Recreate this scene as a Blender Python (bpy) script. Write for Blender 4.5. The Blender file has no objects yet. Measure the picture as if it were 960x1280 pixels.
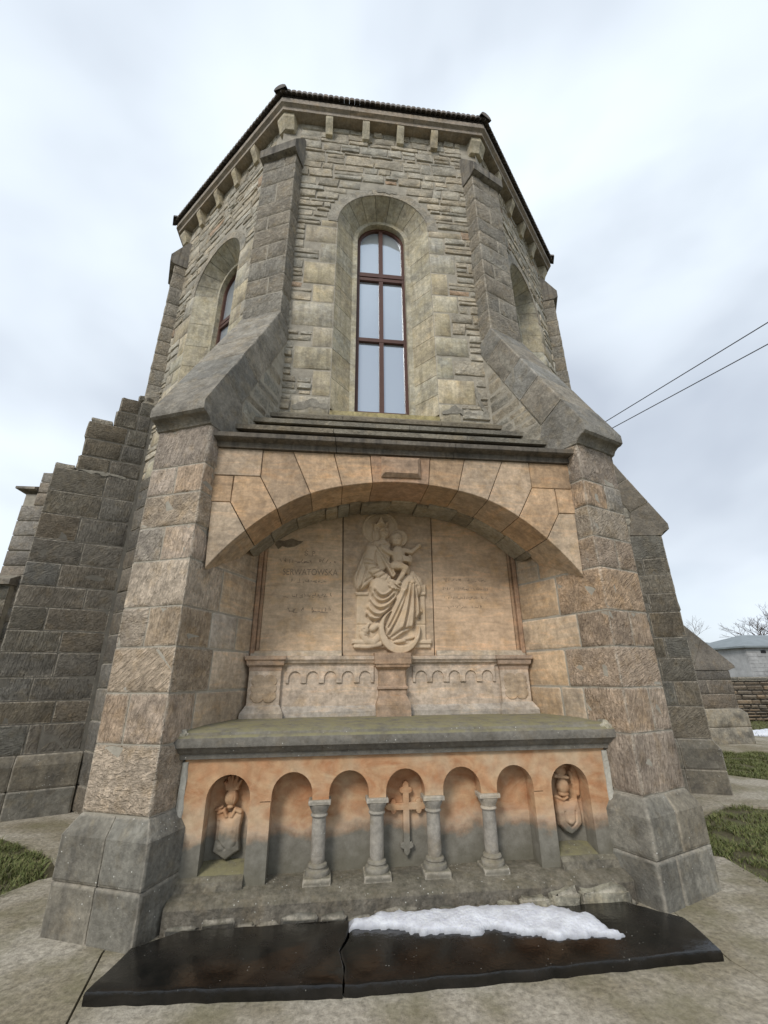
import bpy, bmesh, math, random
import numpy as np
from mathutils import Vector, Matrix, noise
R = math.radians
sc = bpy.context.scene
COL = sc.collection
# ------------------------------------------------------------------ camera
cam_d = bpy.data.cameras.new('camera'); cam = bpy.data.objects.new('camera', cam_d); COL.objects.link(cam)
sc.camera = cam
FPX, PIT, YAW, ROL = 537.5, R(20.936), R(6.735), R(-0.494)
CAM = Vector((-0.630, -5.131, 1.6))
cam_d.sensor_fit = 'HORIZONTAL'; cam_d.sensor_width = 36; cam_d.lens = 36*FPX/960; cam_d.clip_start = .05; cam_d.clip_end = 2000
_f = Vector((math.sin(YAW)*math.cos(PIT), math.cos(YAW)*math.cos(PIT), math.sin(PIT)))
_r = Vector((math.cos(YAW), -math.sin(YAW), 0)); _u = _r.cross(_f)
_r2 = math.cos(ROL)*_r + math.sin(ROL)*_u; _u2 = -math.sin(ROL)*_r + math.cos(ROL)*_u
cam.matrix_world = Matrix(((_r2.x, _u2.x, -_f.x, CAM.x), (_r2.y, _u2.y, -_f.y, CAM.y), (_r2.z, _u2.z, -_f.z, CAM.z), (0, 0, 0, 1)))
# ------------------------------------------------------------------ sky, sun, exposure
SUN_EL, SUN_AZ = R(40), R(212)      # azimuth clockwise from +Y: the sun stands behind the camera's left shoulder
w = bpy.data.worlds.new('World'); sc.world = w; w.use_nodes = True
nt = w.node_tree; nt.nodes.clear()
def N(t, typ, **kw):
    n = t.nodes.new(typ)
    for k, v in kw.items():
        if k in n.inputs: n.inputs[k].default_value = v
        else: setattr(n, k, v)
    return n
wo = N(nt, 'ShaderNodeOutputWorld')
sky = N(nt, 'ShaderNodeTexSky'); sky.sky_type = 'NISHITA'; sky.sun_disc = False
sky.sun_elevation = SUN_EL; sky.sun_rotation = SUN_AZ; sky.air_density = 1.2; sky.dust_density = 2.5
bgs = N(nt, 'ShaderNodeBackground', Strength=.075); nt.links.new(sky.outputs[0], bgs.inputs[0])
tc = N(nt, 'ShaderNodeTexCoord'); mp = N(nt, 'ShaderNodeMapping'); mp.inputs['Scale'].default_value = (1, 1, 1.7); mp.inputs['Location'].default_value = (3.1, 1.9, -.6)
nt.links.new(tc.outputs['Generated'], mp.inputs[0])
n1 = N(nt, 'ShaderNodeTexNoise', Scale=1.5, Detail=4.5, Roughness=.44, Distortion=.25); nt.links.new(mp.outputs[0], n1.inputs['Vector'])
cr = N(nt, 'ShaderNodeValToRGB'); nt.links.new(n1.outputs[0], cr.inputs[0])
e = cr.color_ramp.elements; e[0].position = .33; e[0].color = (.38, .425, .495, 1); e[1].position = .66; e[1].color = (.645, .715, .77, 1)
m_ = cr.color_ramp.elements.new(.5); m_.color = (.535, .59, .655, 1)
bgc = N(nt, 'ShaderNodeBackground', Strength=1.0); nt.links.new(cr.outputs[0], bgc.inputs[0])
n2 = N(nt, 'ShaderNodeTexNoise', Scale=1.3, Detail=5.0, Roughness=.5); nt.links.new(mp.outputs[0], n2.inputs['Vector'])
mr = N(nt, 'ShaderNodeMapRange'); mr.inputs['From Min'].default_value = .30; mr.inputs['From Max'].default_value = .46; mr.inputs['To Min'].default_value = .72
nt.links.new(n2.outputs[0], mr.inputs[0])
mx = N(nt, 'ShaderNodeMixShader'); nt.links.new(mr.outputs[0], mx.inputs[0]); nt.links.new(bgs.outputs[0], mx.inputs[1]); nt.links.new(bgc.outputs[0], mx.inputs[2])
nt.links.new(mx.outputs[0], wo.inputs[0])
sun_d = bpy.data.lights.new('sun', 'SUN'); sun_d.energy = 1.5; sun_d.angle = R(16); sun_d.color = (1, .95, .88)
sun = bpy.data.objects.new('sun', sun_d); COL.objects.link(sun)
_sd = Vector((math.sin(SUN_AZ)*math.cos(SUN_EL), math.cos(SUN_AZ)*math.cos(SUN_EL), math.sin(SUN_EL)))
sun.rotation_euler = _sd.to_track_quat('Z', 'Y').to_euler(); sun.location = (-8, -12, 20)
vs = sc.view_settings; vs.view_transform = 'Standard'; vs.look = 'None'; vs.gamma = 1; vs.use_curve_mapping = False; vs.exposure = 0.62
sc.cycles.use_denoising = True; sc.cycles.max_bounces = 6; sc.cycles.diffuse_bounces = 4

# ------------------------------------------------------------------ materials
def new_mat(name):
    m = bpy.data.materials.new(name); m.use_nodes = True; t = m.node_tree; t.nodes.clear()
    o = N(t, 'ShaderNodeOutputMaterial'); b = N(t, 'ShaderNodeBsdfPrincipled'); t.links.new(b.outputs[0], o.inputs[0])
    b.inputs['Specular IOR Level'].default_value = .25; b.inputs['Roughness'].default_value = .9
    return m, t, b
class T:
    """small node-tree writer"""
    def __init__(s, t):
        s.t = t; s.pos = N(t, 'ShaderNodeNewGeometry').outputs['Position']
    def ln(s, a, b): s.t.links.new(a, b)
    def noise(s, scale, detail=4., rough=.55, dist=0., vec=None):
        n = N(s.t, 'ShaderNodeTexNoise', Scale=scale, Detail=detail, Roughness=rough, Distortion=dist); s.ln(vec or s.pos, n.inputs['Vector']); return n.outputs[0]
    def vor(s, scale, feat='F1', vec=None):
        n = N(s.t, 'ShaderNodeTexVoronoi', Scale=scale); n.feature = feat; s.ln(vec or s.pos, n.inputs['Vector']); return n.outputs['Distance']
    def map(s, v, a, b, c=0., d=1.):
        n = N(s.t, 'ShaderNodeMapRange'); n.inputs['From Min'].default_value = a; n.inputs['From Max'].default_value = b
        n.inputs['To Min'].default_value = c; n.inputs['To Max'].default_value = d; s.ln(v, n.inputs[0]); return n.outputs[0]
    def math(s, op, a, b=None):
        n = N(s.t, 'ShaderNodeMath'); n.operation = op
        for i, x in enumerate((a, b)):
            if x is None: continue
            if isinstance(x, (int, float)): n.inputs[i].default_value = x
            else: s.ln(x, n.inputs[i])
        return n.outputs[0]
    def mix(s, f, a, b, mode='MIX'):
        n = N(s.t, 'ShaderNodeMix'); n.data_type = 'RGBA'; n.blend_type = mode
        if isinstance(f, (int, float)): n.inputs[0].default_value = f
        else: s.ln(f, n.inputs[0])
        for i, x in ((6, a), (7, b)):
            if isinstance(x, tuple): n.inputs[i].default_value = (*x[:3], 1)
            else: s.ln(x, n.inputs[i])
        return n.outputs[2]
    def scale(s, sx, sy, sz, vec=None):
        n = N(s.t, 'ShaderNodeMapping'); n.inputs['Scale'].default_value = (sx, sy, sz); s.ln(vec or s.pos, n.inputs[0]); return n.outputs[0]
    def objcol(s):
        n = N(s.t, 'ShaderNodeObjectInfo'); s.info = n; return n.outputs['Color']
    def sep(s, v=None):
        n = N(s.t, 'ShaderNodeSeparateXYZ'); s.ln(v or s.pos, n.inputs[0]); return n.outputs
    def bump(s, h, strength, dist, prev=None):
        n = N(s.t, 'ShaderNodeBump', Strength=strength, Distance=dist); s.ln(h, n.inputs['Height'])
        if prev: s.ln(prev, n.inputs['Normal'])
        return n.outputs[0]
    def grey(s, v):
        n = N(s.t, 'ShaderNodeCombineColor')
        for i in range(3): s.ln(v, n.inputs[i])
        return n.outputs[0]
    def upness(s):
        g = N(s.t, 'ShaderNodeNewGeometry'); return s.sep(g.outputs['Normal'])[2]

def stone(name, contrast=.35, bump=.5, bscale=30., tool=0., grain=0., specks=0., dark=0., streak=0., yellow=0., moss=0., fine=1.0, edge=.75):
    m, t, b = new_mat(name); q = T(t); c = q.objcol()
    big = q.noise(2.2, 5, .6); mid = q.noise(11, 6, .65)
    c = q.mix(1.0, c, q.grey(q.map(mid, .25, .75, 1-contrast, 1+contrast*.8)), 'MULTIPLY')
    c = q.mix(1.0, c, q.grey(q.map(big, .3, .7, 1-contrast*.45, 1+contrast*.4)), 'MULTIPLY')
    c = q.mix(q.map(q.noise(6.3, 4, .6), .50, .72, 0, .5), c, q.mix(1.0, c, (1.12, .97, .72), 'MULTIPLY'))
    if yellow: c = q.mix(q.map(q.noise(4.1, 5, .62), .42, .62, 0, yellow), c, (.47, .40, .24))
    if dark: c = q.mix(q.map(q.noise(3.1, 6, .68), .46, .68, 0, dark), c, (.075, .07, .062))
    at = N(t, 'ShaderNodeAttribute'); at.attribute_name = 'edge'
    ef = q.math('MULTIPLY', q.map(at.outputs['Fac'], .1, .8), q.map(q.noise(17, 4, .6), .35, .6, .1, edge)); c = q.mix(ef, c, q.mix(.62, c, (.58, .52, .43)))
    c = q.mix(1.0, c, q.grey(q.map(q.noise(30, 6, .66), .3, .7, 1-contrast*.7, 1+contrast*.7)), 'MULTIPLY')
    pts = q.vor(95); c = q.mix(q.map(pts, .06, .16, .5, 0), c, (.09, .075, .06))
    if streak: c = q.mix(q.map(q.noise(1, 5, .6, vec=q.scale(16, 16, .9)), .48, .66, 0, streak), c, (.055, .05, .045))
    if specks:
        sp = q.math('MULTIPLY', q.map(q.vor(26), .07, .13, 1, 0), q.map(q.noise(5, 3), .5, .6, 0, specks)); c = q.mix(sp, c, (.62, .61, .56))
    if moss:
        mf = q.math('MULTIPLY', q.map(q.upness(), .35, .85), q.map(q.noise(9, 5, .65), .36, .58, .15, moss)); c = q.mix(mf, c, (.245, .225, .12))
    h = q.noise(bscale, 8, .68)
    nrm = q.bump(h, bump, .03)
    if tool:
        rnd = q.info.outputs['Random']
        rot = N(t, 'ShaderNodeVectorRotate'); rot.rotation_type = 'EULER_XYZ'; q.ln(q.pos, rot.inputs['Vector'])
        cx = N(t, 'ShaderNodeCombineXYZ'); a = q.math('MULTIPLY', rnd, 3.1)
        for i in range(3): q.ln(a, cx.inputs[i])
        q.ln(cx.outputs[0], rot.inputs['Rotation'])
        th = q.noise(15, 4, .58, 1.2, vec=q.scale(.5, 2.4, 2.4, rot.outputs[0]))
        nrm = q.bump(th, tool, .04, nrm)
        c = q.mix(1.0, c, q.grey(q.map(th, .3, .7, .8, 1.17)), 'MULTIPLY')
    if grain:
        gv = q.noise(1, 7, .6, 1.4, vec=q.scale(2.2, 2.2, 13)); c = q.mix(1.0, c, q.grey(q.map(gv, .3, .7, 1-grain, 1+grain)), 'MULTIPLY')
        c = q.mix(q.map(gv, .52, .68, 0, .5), c, q.mix(1.0, c, (1.08, .9, .74), 'MULTIPLY'))
    nrm = q.bump(q.noise(150, 5, .7), .25*fine, .006, nrm)
    q.ln(c, b.inputs['Base Color']); q.ln(nrm, b.inputs['Normal'])
    return m
M_RUB = stone('rubble_sandstone', .36, .95, 20, dark=.35, edge=.4)
M_ASH = stone('rock_faced_sandstone', .34, 1., 20, tool=1., dark=.42, edge=.95)
M_PLI = stone('plinth_sandstone', .34, .6, 20, dark=.75, specks=1., streak=.25, edge=.5)
M_DRS = stone('dressed_sandstone', .30, .36, 16, grain=.18, dark=.3, fine=1.0, streak=.14)
M_TAB = stone('tablet_sandstone', .2, .2, 14, grain=.2, dark=.2, fine=.8)
M_CRV = stone('carved_sandstone', .14, .10, 30, dark=.10, fine=.5)
M_YEL = stone('lichened_dressing_stone', .34, .35, 26, yellow=.38, dark=.5, streak=.25)
M_BLK = stone('soot_blackened_stone', .3, .4, 30, streak=.7, dark=.5, specks=.3)
M_SLP = stone('weathering_stone', .32, .8, 22, dark=.6, moss=.12, edge=.5)
M_SHF = stone('mossy_shelf_stone', .3, .35, 30, dark=.4, specks=1., moss=.8)
M_LED = stone('damp_ledge_stone', .5, .8, 26, dark=.7, specks=1., moss=.08)

def damp_panel():
    m, t, b = new_mat('damp_stained_sandstone'); q = T(t)
    p = q.sep(); gr = q.noise(1, 7, .6, 2.0, vec=q.scale(3, 3, 6)); mid = q.noise(13, 6, .65)
    c = q.mix(q.map(gr, .35, .65), (.40, .20, .10), (.51, .33, .19))
    c = q.mix(q.map(q.noise(2.6, 4), .48, .66, 0, .75), c, (.52, .41, .28))
    c = q.mix(1.0, c, q.grey(q.map(mid, .25, .75, .8, 1.18)), 'MULTIPLY')
    zz = q.math('ADD', q.math('ADD', p[2], q.math('MULTIPLY', q.math('SUBTRACT', q.noise(1.9, 3), .5), .22)), q.math('MULTIPLY', q.math('SUBTRACT', q.noise(5.5, 6, .66), .5), .24))
    tide = q.math('MULTIPLY', q.map(zz, .46, .50), q.map(zz, .50, .60, 1, 0)); c = q.mix(q.math('MULTIPLY', tide, .45), c, (.58, .47, .36))
    c = q.mix(q.map(zz, .42, .53, 1, 0), c, q.mix(q.map(mid, .3, .7), (.135, .125, .10), (.235, .22, .185)))
    c = q.mix(q.map(zz, .20, .34, .6, 0), c, (.125, .115, .08))
    q.ln(c, b.inputs['Base Color'])
    n = q.bump(q.noise(34, 7, .65), .22, .02); n = q.bump(q.noise(150, 4), .2, .006, n); q.ln(n, b.inputs['Normal']); return m
M_DMP = damp_panel()

def plain(name, col, rough=.85, spec=.3, bump=0., bs=40, var=.2, vs_=8., metal=0., use_obj=False):
    m, t, b = new_mat(name); q = T(t)
    src = q.objcol() if use_obj else None
    g = q.grey(q.map(q.noise(vs_, 6, .62), .25, .75, 1-var, 1+var))
    c = q.mix(1.0, src if use_obj else col, g, 'MULTIPLY'); q.ln(c, b.inputs['Base Color'])
    b.inputs['Roughness'].default_value = rough; b.inputs['Specular IOR Level'].default_value = spec; b.inputs['Metallic'].default_value = metal
    if bump: q.ln(q.bump(q.noise(bs, 7, .65), bump, .02), b.inputs['Normal'])
    return m
M_MOR = plain('lime_mortar', (.34, .31, .255), bump=.5, bs=60, var=.3)
M_MORP = plain('weathered_mortar_smear', (.26, .24, .20), bump=.8, bs=40, var=.45, vs_=14)
M_MORM = plain('grey_mortar', (.13, .12, .10), bump=.5, bs=60, var=.3)
M_MORD = plain('dark_mortar', (.10, .09, .075), bump=.5, bs=60, var=.35)
M_MORL = plain('pale_mortar', (.46, .44, .38), bump=.6, bs=45, var=.25)
M_WOOD = plain('brown_painted_wood', (.085, .037, .026), .45, .4, var=.15)
M_COL = stone('weathered_column_stone', .26, .4, 26, dark=.35, specks=.8, moss=.1)
M_TILE = plain('weathered_roof_tile', (.055, .045, .042), .9, .2, .4, 40, .4, use_obj=True)
M_BARK = plain('bark', (.085, .068, .06), .95, .1)
M_WIRE = plain('black_cable', (.05, .05, .055), .6)
M_WHT = plain('weathered_whitewash', (.36, .36, .36), .9, .2, .3, 8, .3, 2.5)
M_ROOF = plain('grey_metal_sheet', (.20, .225, .235), .6, .4, var=.22, vs_=1.5)
M_DARK = plain('dark_opening', (.02, .02, .022), .8)
M_POLE = plain('wooden_pole', (.12, .09, .07), .9)
M_LET = plain('worn_dark_lettering', (.27, .205, .145), .95, .1, var=.5, vs_=60)
M_ERO = plain('eroded_dark_patch', (.21, .165, .115), .95, .1, .6, 60, .35, 30)
def granite():
    m, t, b = new_mat('wet_black_granite'); q = T(t)
    c = q.mix(q.map(q.noise(5, 6, .65), .35, .7), (.004, .004, .0036), (.016, .0135, .011))
    c = q.mix(q.math('MULTIPLY', q.map(q.vor(24), .05, .11, 1, 0), q.map(q.noise(3, 2), .5, .62, 0, .8)), c, (.30, .29, .26))
    q.ln(c, b.inputs['Base Color']); q.ln(q.map(q.noise(4, 5, .6), .38, .66, .05, .34), b.inputs['Roughness'])
    b.inputs['Specular IOR Level'].default_value = .5
    q.ln(q.bump(q.noise(30, 6, .6), .12, .02), b.inputs['Normal']); return m
M_GRA = granite()
def concrete():
    m, t, b = new_mat('weathered_concrete'); q = T(t)
    f = q.noise(26, 7, .74); g = q.noise(1.3, 5, .6)
    c = q.mix(q.map(f, .32, .66), (.19, .17, .135), (.50, .45, .365))
    c = q.mix(q.map(g, .42, .60, 0, .85), c, q.mix(1.0, c, (.58, .55, .45), 'MULTIPLY'))
    c = q.mix(q.map(q.noise(2.7, 6, .65), .48, .66, 0, .55), c, (.17, .155, .085))
    c = q.mix(q.map(q.vor(70), .05, .2, .6, 0), c, (.06, .055, .045))
    q.ln(c, b.inputs['Base Color']); q.ln(q.bump(f, .45, .03), b.inputs['Normal']); return m
M_CON = concrete()
def soil():
    m, t, b = new_mat('winter_turf'); q = T(t)
    c = q.mix(q.map(q.noise(7, 7, .65), .35, .65), (.13, .11, .07), (.105, .105, .045))
    c = q.mix(q.map(q.noise(.8, 4), .45, .65, 0, .6), c, (.12, .10, .06)); q.ln(c, b.inputs['Base Color'])
    q.ln(q.bump(q.noise(26, 7, .7), .9, .05), b.inputs['Normal']); return m
M_SOI = soil()
def grassm():
    m, t, b = new_mat('grass_blade'); q = T(t)
    c = q.mix(q.map(q.noise(30, 3), .35, .65), (.068, .095, .027), (.16, .175, .06)); c = q.mix(q.map(q.noise(55, 2), .52, .66, 0, .7), c, (.25, .21, .11))
    q.ln(c, b.inputs['Base Color']); b.inputs['Roughness'].default_value = .7; return m
M_GRS = grassm()
def snowm():
    m, t, b = new_mat('old_snow'); q = T(t)
    c = q.mix(q.map(q.noise(14, 6, .65), .35, .7), (.62, .63, .68), (.84, .86, .9)); at = N(t, 'ShaderNodeAttribute'); at.attribute_name = 'thick'; c = q.mix(q.map(at.outputs['Fac'], .08, .55, .8, 0), c, (.22, .225, .24)); c = q.mix(q.map(q.vor(40), .05, .12, .5, 0), c, (.25, .22, .2))
    q.ln(c, b.inputs['Base Color']); b.inputs['Roughness'].default_value = .6; b.inputs['Subsurface Weight'].default_value = .15; b.inputs['Subsurface Radius'].default_value = (.02, .02, .03)
    q.ln(q.bump(q.noise(45, 7, .7), .7, .03), b.inputs['Normal']); return m
M_SNO = snowm()
def glassm():
    m, t, b = new_mat('window_glass'); q = T(t)
    b.inputs['Base Color'].default_value = (.55, .61, .67, 1); b.inputs['Metallic'].default_value = .6; b.inputs['Roughness'].default_value = .06; b.inputs['Specular IOR Level'].default_value = .7
    q.ln(q.bump(q.noise(2.2, 2), .06, .05), b.inputs['Normal']); return m
M_GLS = glassm()

# ------------------------------------------------------------------ mesh helpers
WORLD = {}
rng = random.Random(7)
def mk(name, V, F, mat, parent=None, sharp=38, color=None, fix=True, smooth=True, base=False):
    V = [Vector(v) for v in V]
    lo = Vector((min(v[i] for v in V) for i in range(3))); hi = Vector((max(v[i] for v in V) for i in range(3)))
    cen = (lo+hi)/2
    if base: cen.z = lo.z
    me = bpy.data.meshes.new(name); me.from_pydata([v-cen for v in V], [], F)
    if fix:
        bm = bmesh.new(); bm.from_mesh(me); bmesh.ops.recalc_face_normals(bm, faces=bm.faces); bm.to_mesh(me); bm.free()
    if smooth:
        me.polygons.foreach_set('use_smooth', [True]*len(me.polygons)); me.set_sharp_from_angle(angle=R(sharp))
    me.materials.append(mat)
    o = bpy.data.objects.new(name, me); COL.objects.link(o)
    if parent: o.parent = parent; o.location = cen - WORLD[parent]
    else: o.location = cen
    WORLD[o] = cen
    if color: o.color = (*color[:3], 1)
    return o
def empty(name, loc, label, cat, group=None, kind=None):
    o = bpy.data.objects.new(name, None); COL.objects.link(o); o.location = loc; o.empty_display_size = .2; WORLD[o] = Vector(loc)
    tag(o, label, cat, group, kind); return o
def tag(o, label=None, cat=None, group=None, kind=None):
    if label: o['label'] = label
    if cat: o['category'] = cat
    if group: o['group'] = group
    if kind: o['kind'] = kind
    return o
def nz(v, f, s=0.): return noise.noise(Vector((v[0]*f+s, v[1]*f+s*1.7, v[2]*f-s)))
IDP = lambda a, b, c: Vector((a, b, c))
def hexblock(name, P, A, B, C, mat, parent, n=(4, 4, 3), rough=.008, chip=.005, seed=None, color=None, warp=None, bulge=.006, margin=.02, sharp=50):
    """rough squared block: a lattice surface over the box A x B x C in the frame P"""
    seed = rng.uniform(0, 90) if seed is None else seed
    na, nb, nc = n; V = []; E_ = []; idx = {}; rr = random.Random(seed)
    def lat(n_, S):
        L = abs(S[1]-S[0]); mg = min(margin/max(L, 1e-4), .2)
        return [i/n_ for i in range(n_+1)] if n_ < 3 else [0, mg]+[mg+(1-2*mg)*i/(n_-2) for i in range(1, n_-2)]+[1-mg, 1]
    LA, LB, LC = lat(na, A), lat(nb, B), lat(nc, C)
    def vert(i, j, k):
        key = (i, j, k)
        if key in idx: return idx[key]
        fa, fb, fc = LA[i], LB[j], LC[k]
        a = A[0]+(A[1]-A[0])*fa; b = B[0]+(B[1]-B[0])*fb; c = C[0]+(C[1]-C[0])*fc
        on = [i in (0, na), j in (0, nb), k in (0, nc)]; cnt = sum(on); d = [0, 0, 0]
        sg = [(-1 if i == 0 else 1), (-1 if j == 0 else 1), (-1 if k == 0 else 1)]
        q = nz((a, b, c), 6.5, seed)*1.0 + nz((a, b, c), 15, seed+5)*.6
        for ax in range(3):
            if on[ax]:
                d[ax] = sg[ax]*((q*rough + bulge) if cnt == 1 else -chip*(.35+.9*rr.random()))
        v = (a+d[0], b+d[1], c+d[2])
        if warp: v = warp(*v)
        V.append(P(*v)); E_.append(1. if cnt > 1 else 0.); idx[key] = len(V)-1; return idx[key]
    F = []
    for k in (0, nc):
        for i in range(na):
            for j in range(nb): F.append([vert(i, j, k), vert(i+1, j, k), vert(i+1, j+1, k), vert(i, j+1, k)][::(1 if k else -1)])
    for j in (0, nb):
        for i in range(na):
            for k in range(nc): F.append([vert(i, j, k), vert(i+1, j, k), vert(i+1, j, k+1), vert(i, j, k+1)][::(-1 if j else 1)])
    for i in (0, na):
        for j in range(nb):
            for k in range(nc): F.append([vert(i, j, k), vert(i, j+1, k), vert(i, j+1, k+1), vert(i, j, k+1)][::(1 if i else -1)])
    o = mk(name, V, F, mat, parent, color=color, sharp=sharp)
    at = o.data.attributes.new('edge', 'FLOAT', 'POINT'); at.data.foreach_set('value', E_)
    return o
def prism(name, pts, P, d0, d1, mat, parent, bevel=.006, color=None, sharp=30):
    """polygon pts (a,b) extruded between d0 (front) and d1 (back) along the frame's third axis, front edge bevelled"""
    n = len(pts); cx = sum(p[0] for p in pts)/n; cy = sum(p[1] for p in pts)/n
    area = sum(pts[i][0]*pts[(i+1) % n][1]-pts[(i+1) % n][0]*pts[i][1] for i in range(n)); s = 1 if area > 0 else -1
    ins = []
    for i in range(n):
        p0, p1, p2 = Vector(pts[i-1]).to_2d(), Vector(pts[i]).to_2d(), Vector(pts[(i+1) % n]).to_2d()
        e1 = (p1-p0).normalized(); e2 = (p2-p1).normalized(); n1 = Vector((-e1.y, e1.x))*s; n2 = Vector((-e2.y, e2.x))*s
        bis = n1+n2; L = bis.length
        bis = bis/L if L > 1e-6 else n1
        ins.append(p1 + bis*min(bevel/max(bis.dot(n1), .35), bevel*2.5))
    sgn = 1 if d1 > d0 else -1
    V = [P(p[0], p[1], d0) for p in ins] + [P(p[0], p[1], d0+bevel*sgn) for p in pts] + [P(p[0], p[1], d1) for p in pts]
    F = [list(range(n)), list(range(3*n-1, 2*n-1, -1))]
    for r in range(2):
        for i in range(n):
            j = (i+1) % n; F.append([r*n+i, (r+1)*n+i, (r+1)*n+j, r*n+j])
    return mk(name, V, F, mat, parent, color=color, sharp=sharp)
def sweep(name, prof, P, xs, mat, parent, color=None, xfun=None, sharp=35, caps=True):
    """profile (y,z) points swept along x positions; xfun(sign-free x fraction, y) may narrow it"""
    n = len(prof); V = []; F = []
    for x in xs:
        for (y, z) in prof: V.append(P(xfun(x, y) if xfun else x, y, z))
    for i in range(len(xs)-1):
        for j in range(n):
            k = (j+1) % n; F.append([i*n+j, i*n+k, (i+1)*n+k, (i+1)*n+j])
    if caps: F.append(list(range(n))); F.append([(len(xs)-1)*n+j for j in range(n)][::-1])
    return mk(name, V, F, mat, parent, color=color, sharp=sharp)
def lathe_into(V, F, c, prof, seg=20, sq=False):
    o = len(V)
    for (r, z) in prof:
        for s in range(seg):
            a = 2*math.pi*(s+.5)/seg; V.append(Vector((c[0]+r*math.cos(a), c[1]+r*math.sin(a), c[2]+z)))
    for i in range(len(prof)-1):
        for s in range(seg):
            t = (s+1) % seg; F.append([o+i*seg+s, o+i*seg+t, o+(i+1)*seg+t, o+(i+1)*seg+s])
    F.append([o+s for s in range(seg)][::-1]); F.append([o+(len(prof)-1)*seg+s for s in range(seg)])
def lathe(name, c, prof, mat, parent, seg=20, color=None, sharp=40):
    V = []; F = []; lathe_into(V, F, c, prof, seg); return mk(name, V, F, mat, parent, color=color, sharp=sharp)
def tint(base, dv=.12, dh=.05, r=rng):
    k = 1+r.uniform(-dv, dv); h = r.uniform(-dh, dh); return (base[0]*k*(1+h), base[1]*k, base[2]*k*(1-1.3*h))

# ------------------------------------------------------------------ the ground
def sheet(name, pts, z, mat, kind='structure', thick=.05):
    n = len(pts); V = [(x, y, z) for x, y in pts]+[(x, y, z-thick) for x, y in pts]
    F = [list(range(n))]+[[i, i+n, (i+1) % n+n, (i+1) % n] for i in range(n)]
    o = mk(name, V, F, mat, smooth=False); o['kind'] = kind; return o
def terrain():
    xs = [-400, -150, -60, -30]+[-20+i*.8 for i in range(51)]+[30, 60, 150, 400]; V = []; F = []
    for y in xs:
        for x in xs:
            z = -.035 + .02*nz((x, y, 0), .9, 3) if max(abs(x), abs(y)) < 25 else -.04
            V.append((x, y, z))
    n = len(xs)
    for i in range(n-1):
        for j in range(n-1): F.append([i*n+j, i*n+j+1, (i+1)*n+j+1, (i+1)*n+j])
    o = mk('ground', V, F, M_SOI); o['kind'] = 'structure'; return o
terrain()
sheet('pavement_front', [(-1.985, -1.2), (-1.985, -1.46), (-1.872, -2.065), (-1.60, -3.6), (-1.2, -6.6), (2.6, -6.6), (2.25, -3.6), (1.83, -2.25), (1.79, -2.03), (1.86, -1.62), (1.9, -1.2)], 0, M_CON)
sheet('pavement_left', [(-1.997, -1.2), (-1.997, -1.46), (-1.884, -2.065), (-1.612, -3.6), (-1.212, -6.6), (-9, -6.6), (-9, -1.3), (-4.2, -.75), (-3.2, -.56), (-3.05, -.28), (-2.9, -.2), (-2.75, -.3)], .003, M_CON)
sheet('pavement_right', [(1.912, -1.2), (1.872, -1.62), (1.803, -2.03), (1.842, -2.25), (2.262, -3.6), (2.612, -6.6), (9, -6.6), (6.5, -5.2), (3.15, -2.0), (2.98, -1.17), (3.07, -.62), (2.9, -.5), (2.7, -.45)], -.003, M_CON)
ap = [(2.2, -.9), (2.69, -.44), (2.95, -.45), (3.4, .25), (4.55, .95), (5.35, .65), (6.35, 1.15), (6.5, 2.0), (5.7, 3.1), (5.6, 4.4), (7.6, 4.7), (9.6, 4.55), (11.2, 4.9), (11.5, 6.2), (10.6, 7.2), (3.5, 7), (3.5, 2), (1.4, -.1)]
sheet('pavement_apron_right', ap, -.006, M_CON)
sheet('pavement_apron_left', [(-2.2, -.9), (-2.74, -.29), (-2.9, -.18), (-3.3, .35), (-4.3, 1.1), (-5.2, .95), (-6.4, 1.5), (-6.4, 2.2), (-5.7, 3.1), (-5.6, 4.6), (-9, 4.9), (-9, 7), (-3.5, 7), (-3.5, 2), (-1.4, -.1)], -.006, M_CON)

# ------------------------------------------------------------------ the church
O8 = Vector((0, 3.853)); AP = 4.143; XC = 1.716; TAN = math.tan(R(22.5))
church = empty('church', (0, 3.85, 0), 'grey-brown sandstone church apse with arched windows and stepped buttresses', 'church')
def face(phi):
    c, s = math.cos(phi), math.sin(phi)
    def P(a, dep, z):
        y = -AP+dep; return Vector((O8.x + c*a - s*y, O8.y + s*a + c*y, z))
    return P
def corner(psi):
    d = Vector((math.sin(psi), -math.cos(psi))); v_ = Vector((math.cos(psi), math.sin(psi))); c0 = O8 + d*(AP/math.cos(R(22.5)))
    def P(u, v, z):
        p = c0+d*u+v_*v; return Vector((p.x, p.y, z))
    return P
C_RUB = (.43, .39, .315); C_ASH = (.53, .415, .315); C_GRY = (.29, .265, .215); C_DRK = (.17, .152, .12); C_YEL = (.475, .43, .33); C_DRS = (.49, .375, .26); C_BLK = (.13, .12, .105); C_SLP = (.27, .25, .215)
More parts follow.
